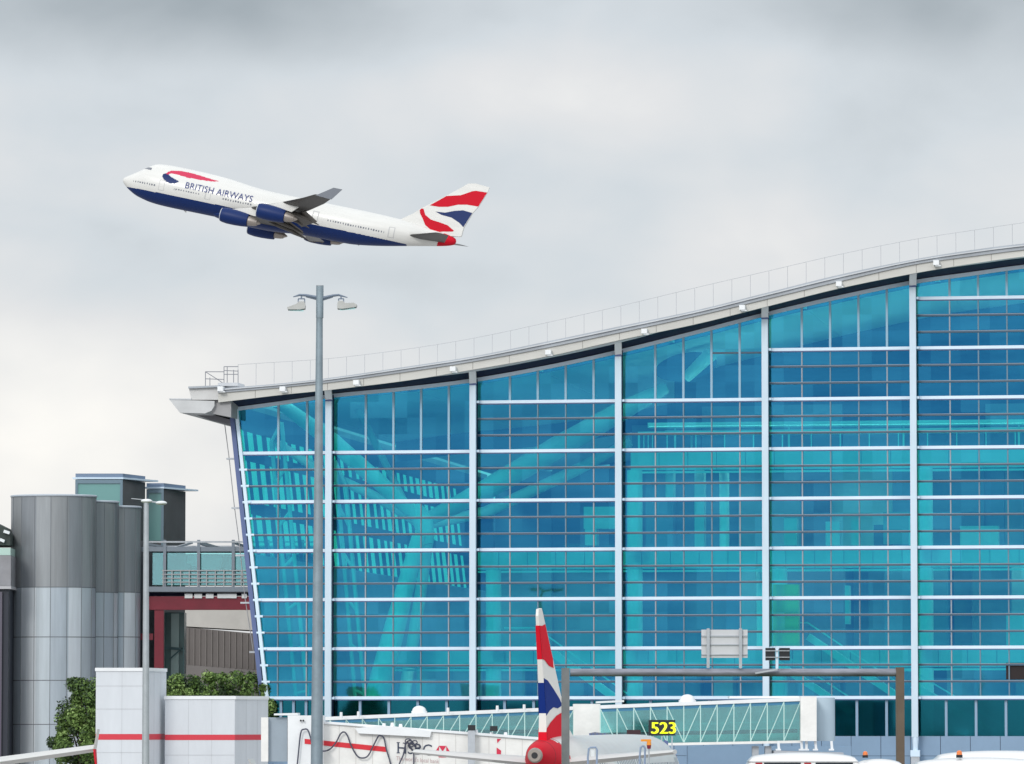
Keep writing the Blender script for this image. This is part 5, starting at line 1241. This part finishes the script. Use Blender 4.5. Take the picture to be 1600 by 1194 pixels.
van(1338, 1415, 1186, 158, 'small white vehicle with an orange beacon directly in front of the brown gantry post', (1352, 1178))
van(1428, 1640, 1184, 140, 'white van with yellow-orange beacon at the right edge of the photo', (1499, 1178))
van(1462, 1680, 1173, 147, 'taller white van roof behind the van with the yellow-orange beacon')

# ------------------------------------------------------------------ trees
LEAFS = [mat('leaf_%s' % n, c, .6, spec=.3) for n, c in (('dark', (.032, .06, .022)), ('mid', (.085, .15, .035)), ('light', (.15, .24, .06)), ('pale', (.27, .38, .13)))]
BARK = mat('bark', (.07, .055, .04), .9, var=.3, vscale=3)
def tree(x, y, ztop_, wid, label, seed, nblob=26, leaves=170, lsz=.17, grp=None, low=.35, nm='tree', wts=(.3, .4, .22, .08)):
    rn = random.Random(seed); root = thing(nm, label, 'tree', (x, y, 0), grp)
    m = MB(); th_ = ztop_ * .45; m.tube([(x, y, 0), (x + .05, y, th_ * .5), (x, y, th_), (x + .1, y, ztop_ * .8)], [.22, .17, .13, .04], 10)
    bl = []
    for i in range(nblob):
        t = rn.uniform(0, 1); zz = ztop_ * (low + (1 - low) * t) ; rad = wid * (1 - .55 * abs(t - .35) ** 1.2 * 1.6) * math.sqrt(rn.uniform(.05, 1)); an_ = rn.uniform(0, 2 * math.pi)
        c = Vector((x + rad * math.cos(an_) * .85, y + rad * math.sin(an_) * .85, zz - .35)); bl.append((c, rn.uniform(.45, 1.0) * wid * .27))
        if i % 3 == 0: m.tube([(x, y, th_ * rn.uniform(.6, 1)), (x + (c.x - x) * .5, y + (c.y - y) * .5, (th_ + c.z) / 2), c], [.08, .05, .02], 6)
    m.build('trunk', BARK, root, smooth=True)
    lf = MB()
    for c, r in bl:
        tone = rn.choice((0, 1, 1, 2))
        for k in range(leaves):
            d_ = Vector((rn.gauss(0, 1), rn.gauss(0, 1), rn.gauss(0, 1))).normalized(); p = c + d_ * r * rn.uniform(.55, 1.08)
            if p.z > ztop_: continue
            nrm = (d_ + Vector((rn.gauss(0, .6), rn.gauss(0, .6), rn.gauss(0, .6) + .4))).normalized(); t1 = nrm.orthogonal().normalized(); t1.rotate(Matrix.Rotation(rn.uniform(0, 6.3), 3, nrm)); t2 = nrm.cross(t1)
            s_ = lsz * rn.uniform(.6, 1.35); mi = min(3, max(0, tone + rn.choice((-1, 0, 0, 0, 1, 1 if d_.z > .3 else 0))))
            lf.add([p - t1 * s_, p + t2 * s_ * .5, p + t1 * s_, p - t2 * s_ * .5], [(0, 1, 2, 3)], mi)
    lf.build('crown', LEAFS, root, fix=False); return root
t1p = P(134, 1130, 352); tree(t1p.x, 352, zat(1058, 352), 2.75, 'round leafy tree between the drum tower and the left end of the white annexe', 5, 95, 210, .125, 'trees around the annexe', .36)
for i, (px, Yt, pyt, wd, lab) in enumerate(((285, 392, 1052, 2.5, 'bright green bushy tree above the lower annexe roof, leftmost of the row of three'),
        (333, 397, 1045, 2.7, 'bright green bushy tree above the lower annexe roof, middle of the row of three'),
        (388, 403, 1048, 2.7, 'bright green bushy tree above the lower annexe roof, next to the leaning glass corner'))):
    tt = P(px, 1130, Yt); tree(tt.x, Yt, zat(pyt, Yt), wd, lab, 11 + i * 3, 60, 200, .14, 'trees around the annexe', .5)

# ------------------------------------------------------------------ render settings
scene.view_settings.view_transform = 'Standard'; scene.view_settings.look = 'None'; scene.view_settings.exposure = 0.22
scene.render.filter_size = 1.75; scene.view_settings.gamma = 1.0
scene.render.engine = 'CYCLES'
cy = scene.cycles
cy.max_bounces = 8; cy.diffuse_bounces = 3; cy.glossy_bounces = 4; cy.transmission_bounces = 4; cy.transparent_max_bounces = 16
cy.use_denoising = True
try: cy.denoiser = 'OPENIMAGEDENOISE'
except Exception: pass
cy.caustics_reflective = False; cy.caustics_refractive = False; cy.sample_clamp_indirect = 6.0
scene.render.film_transparent = False
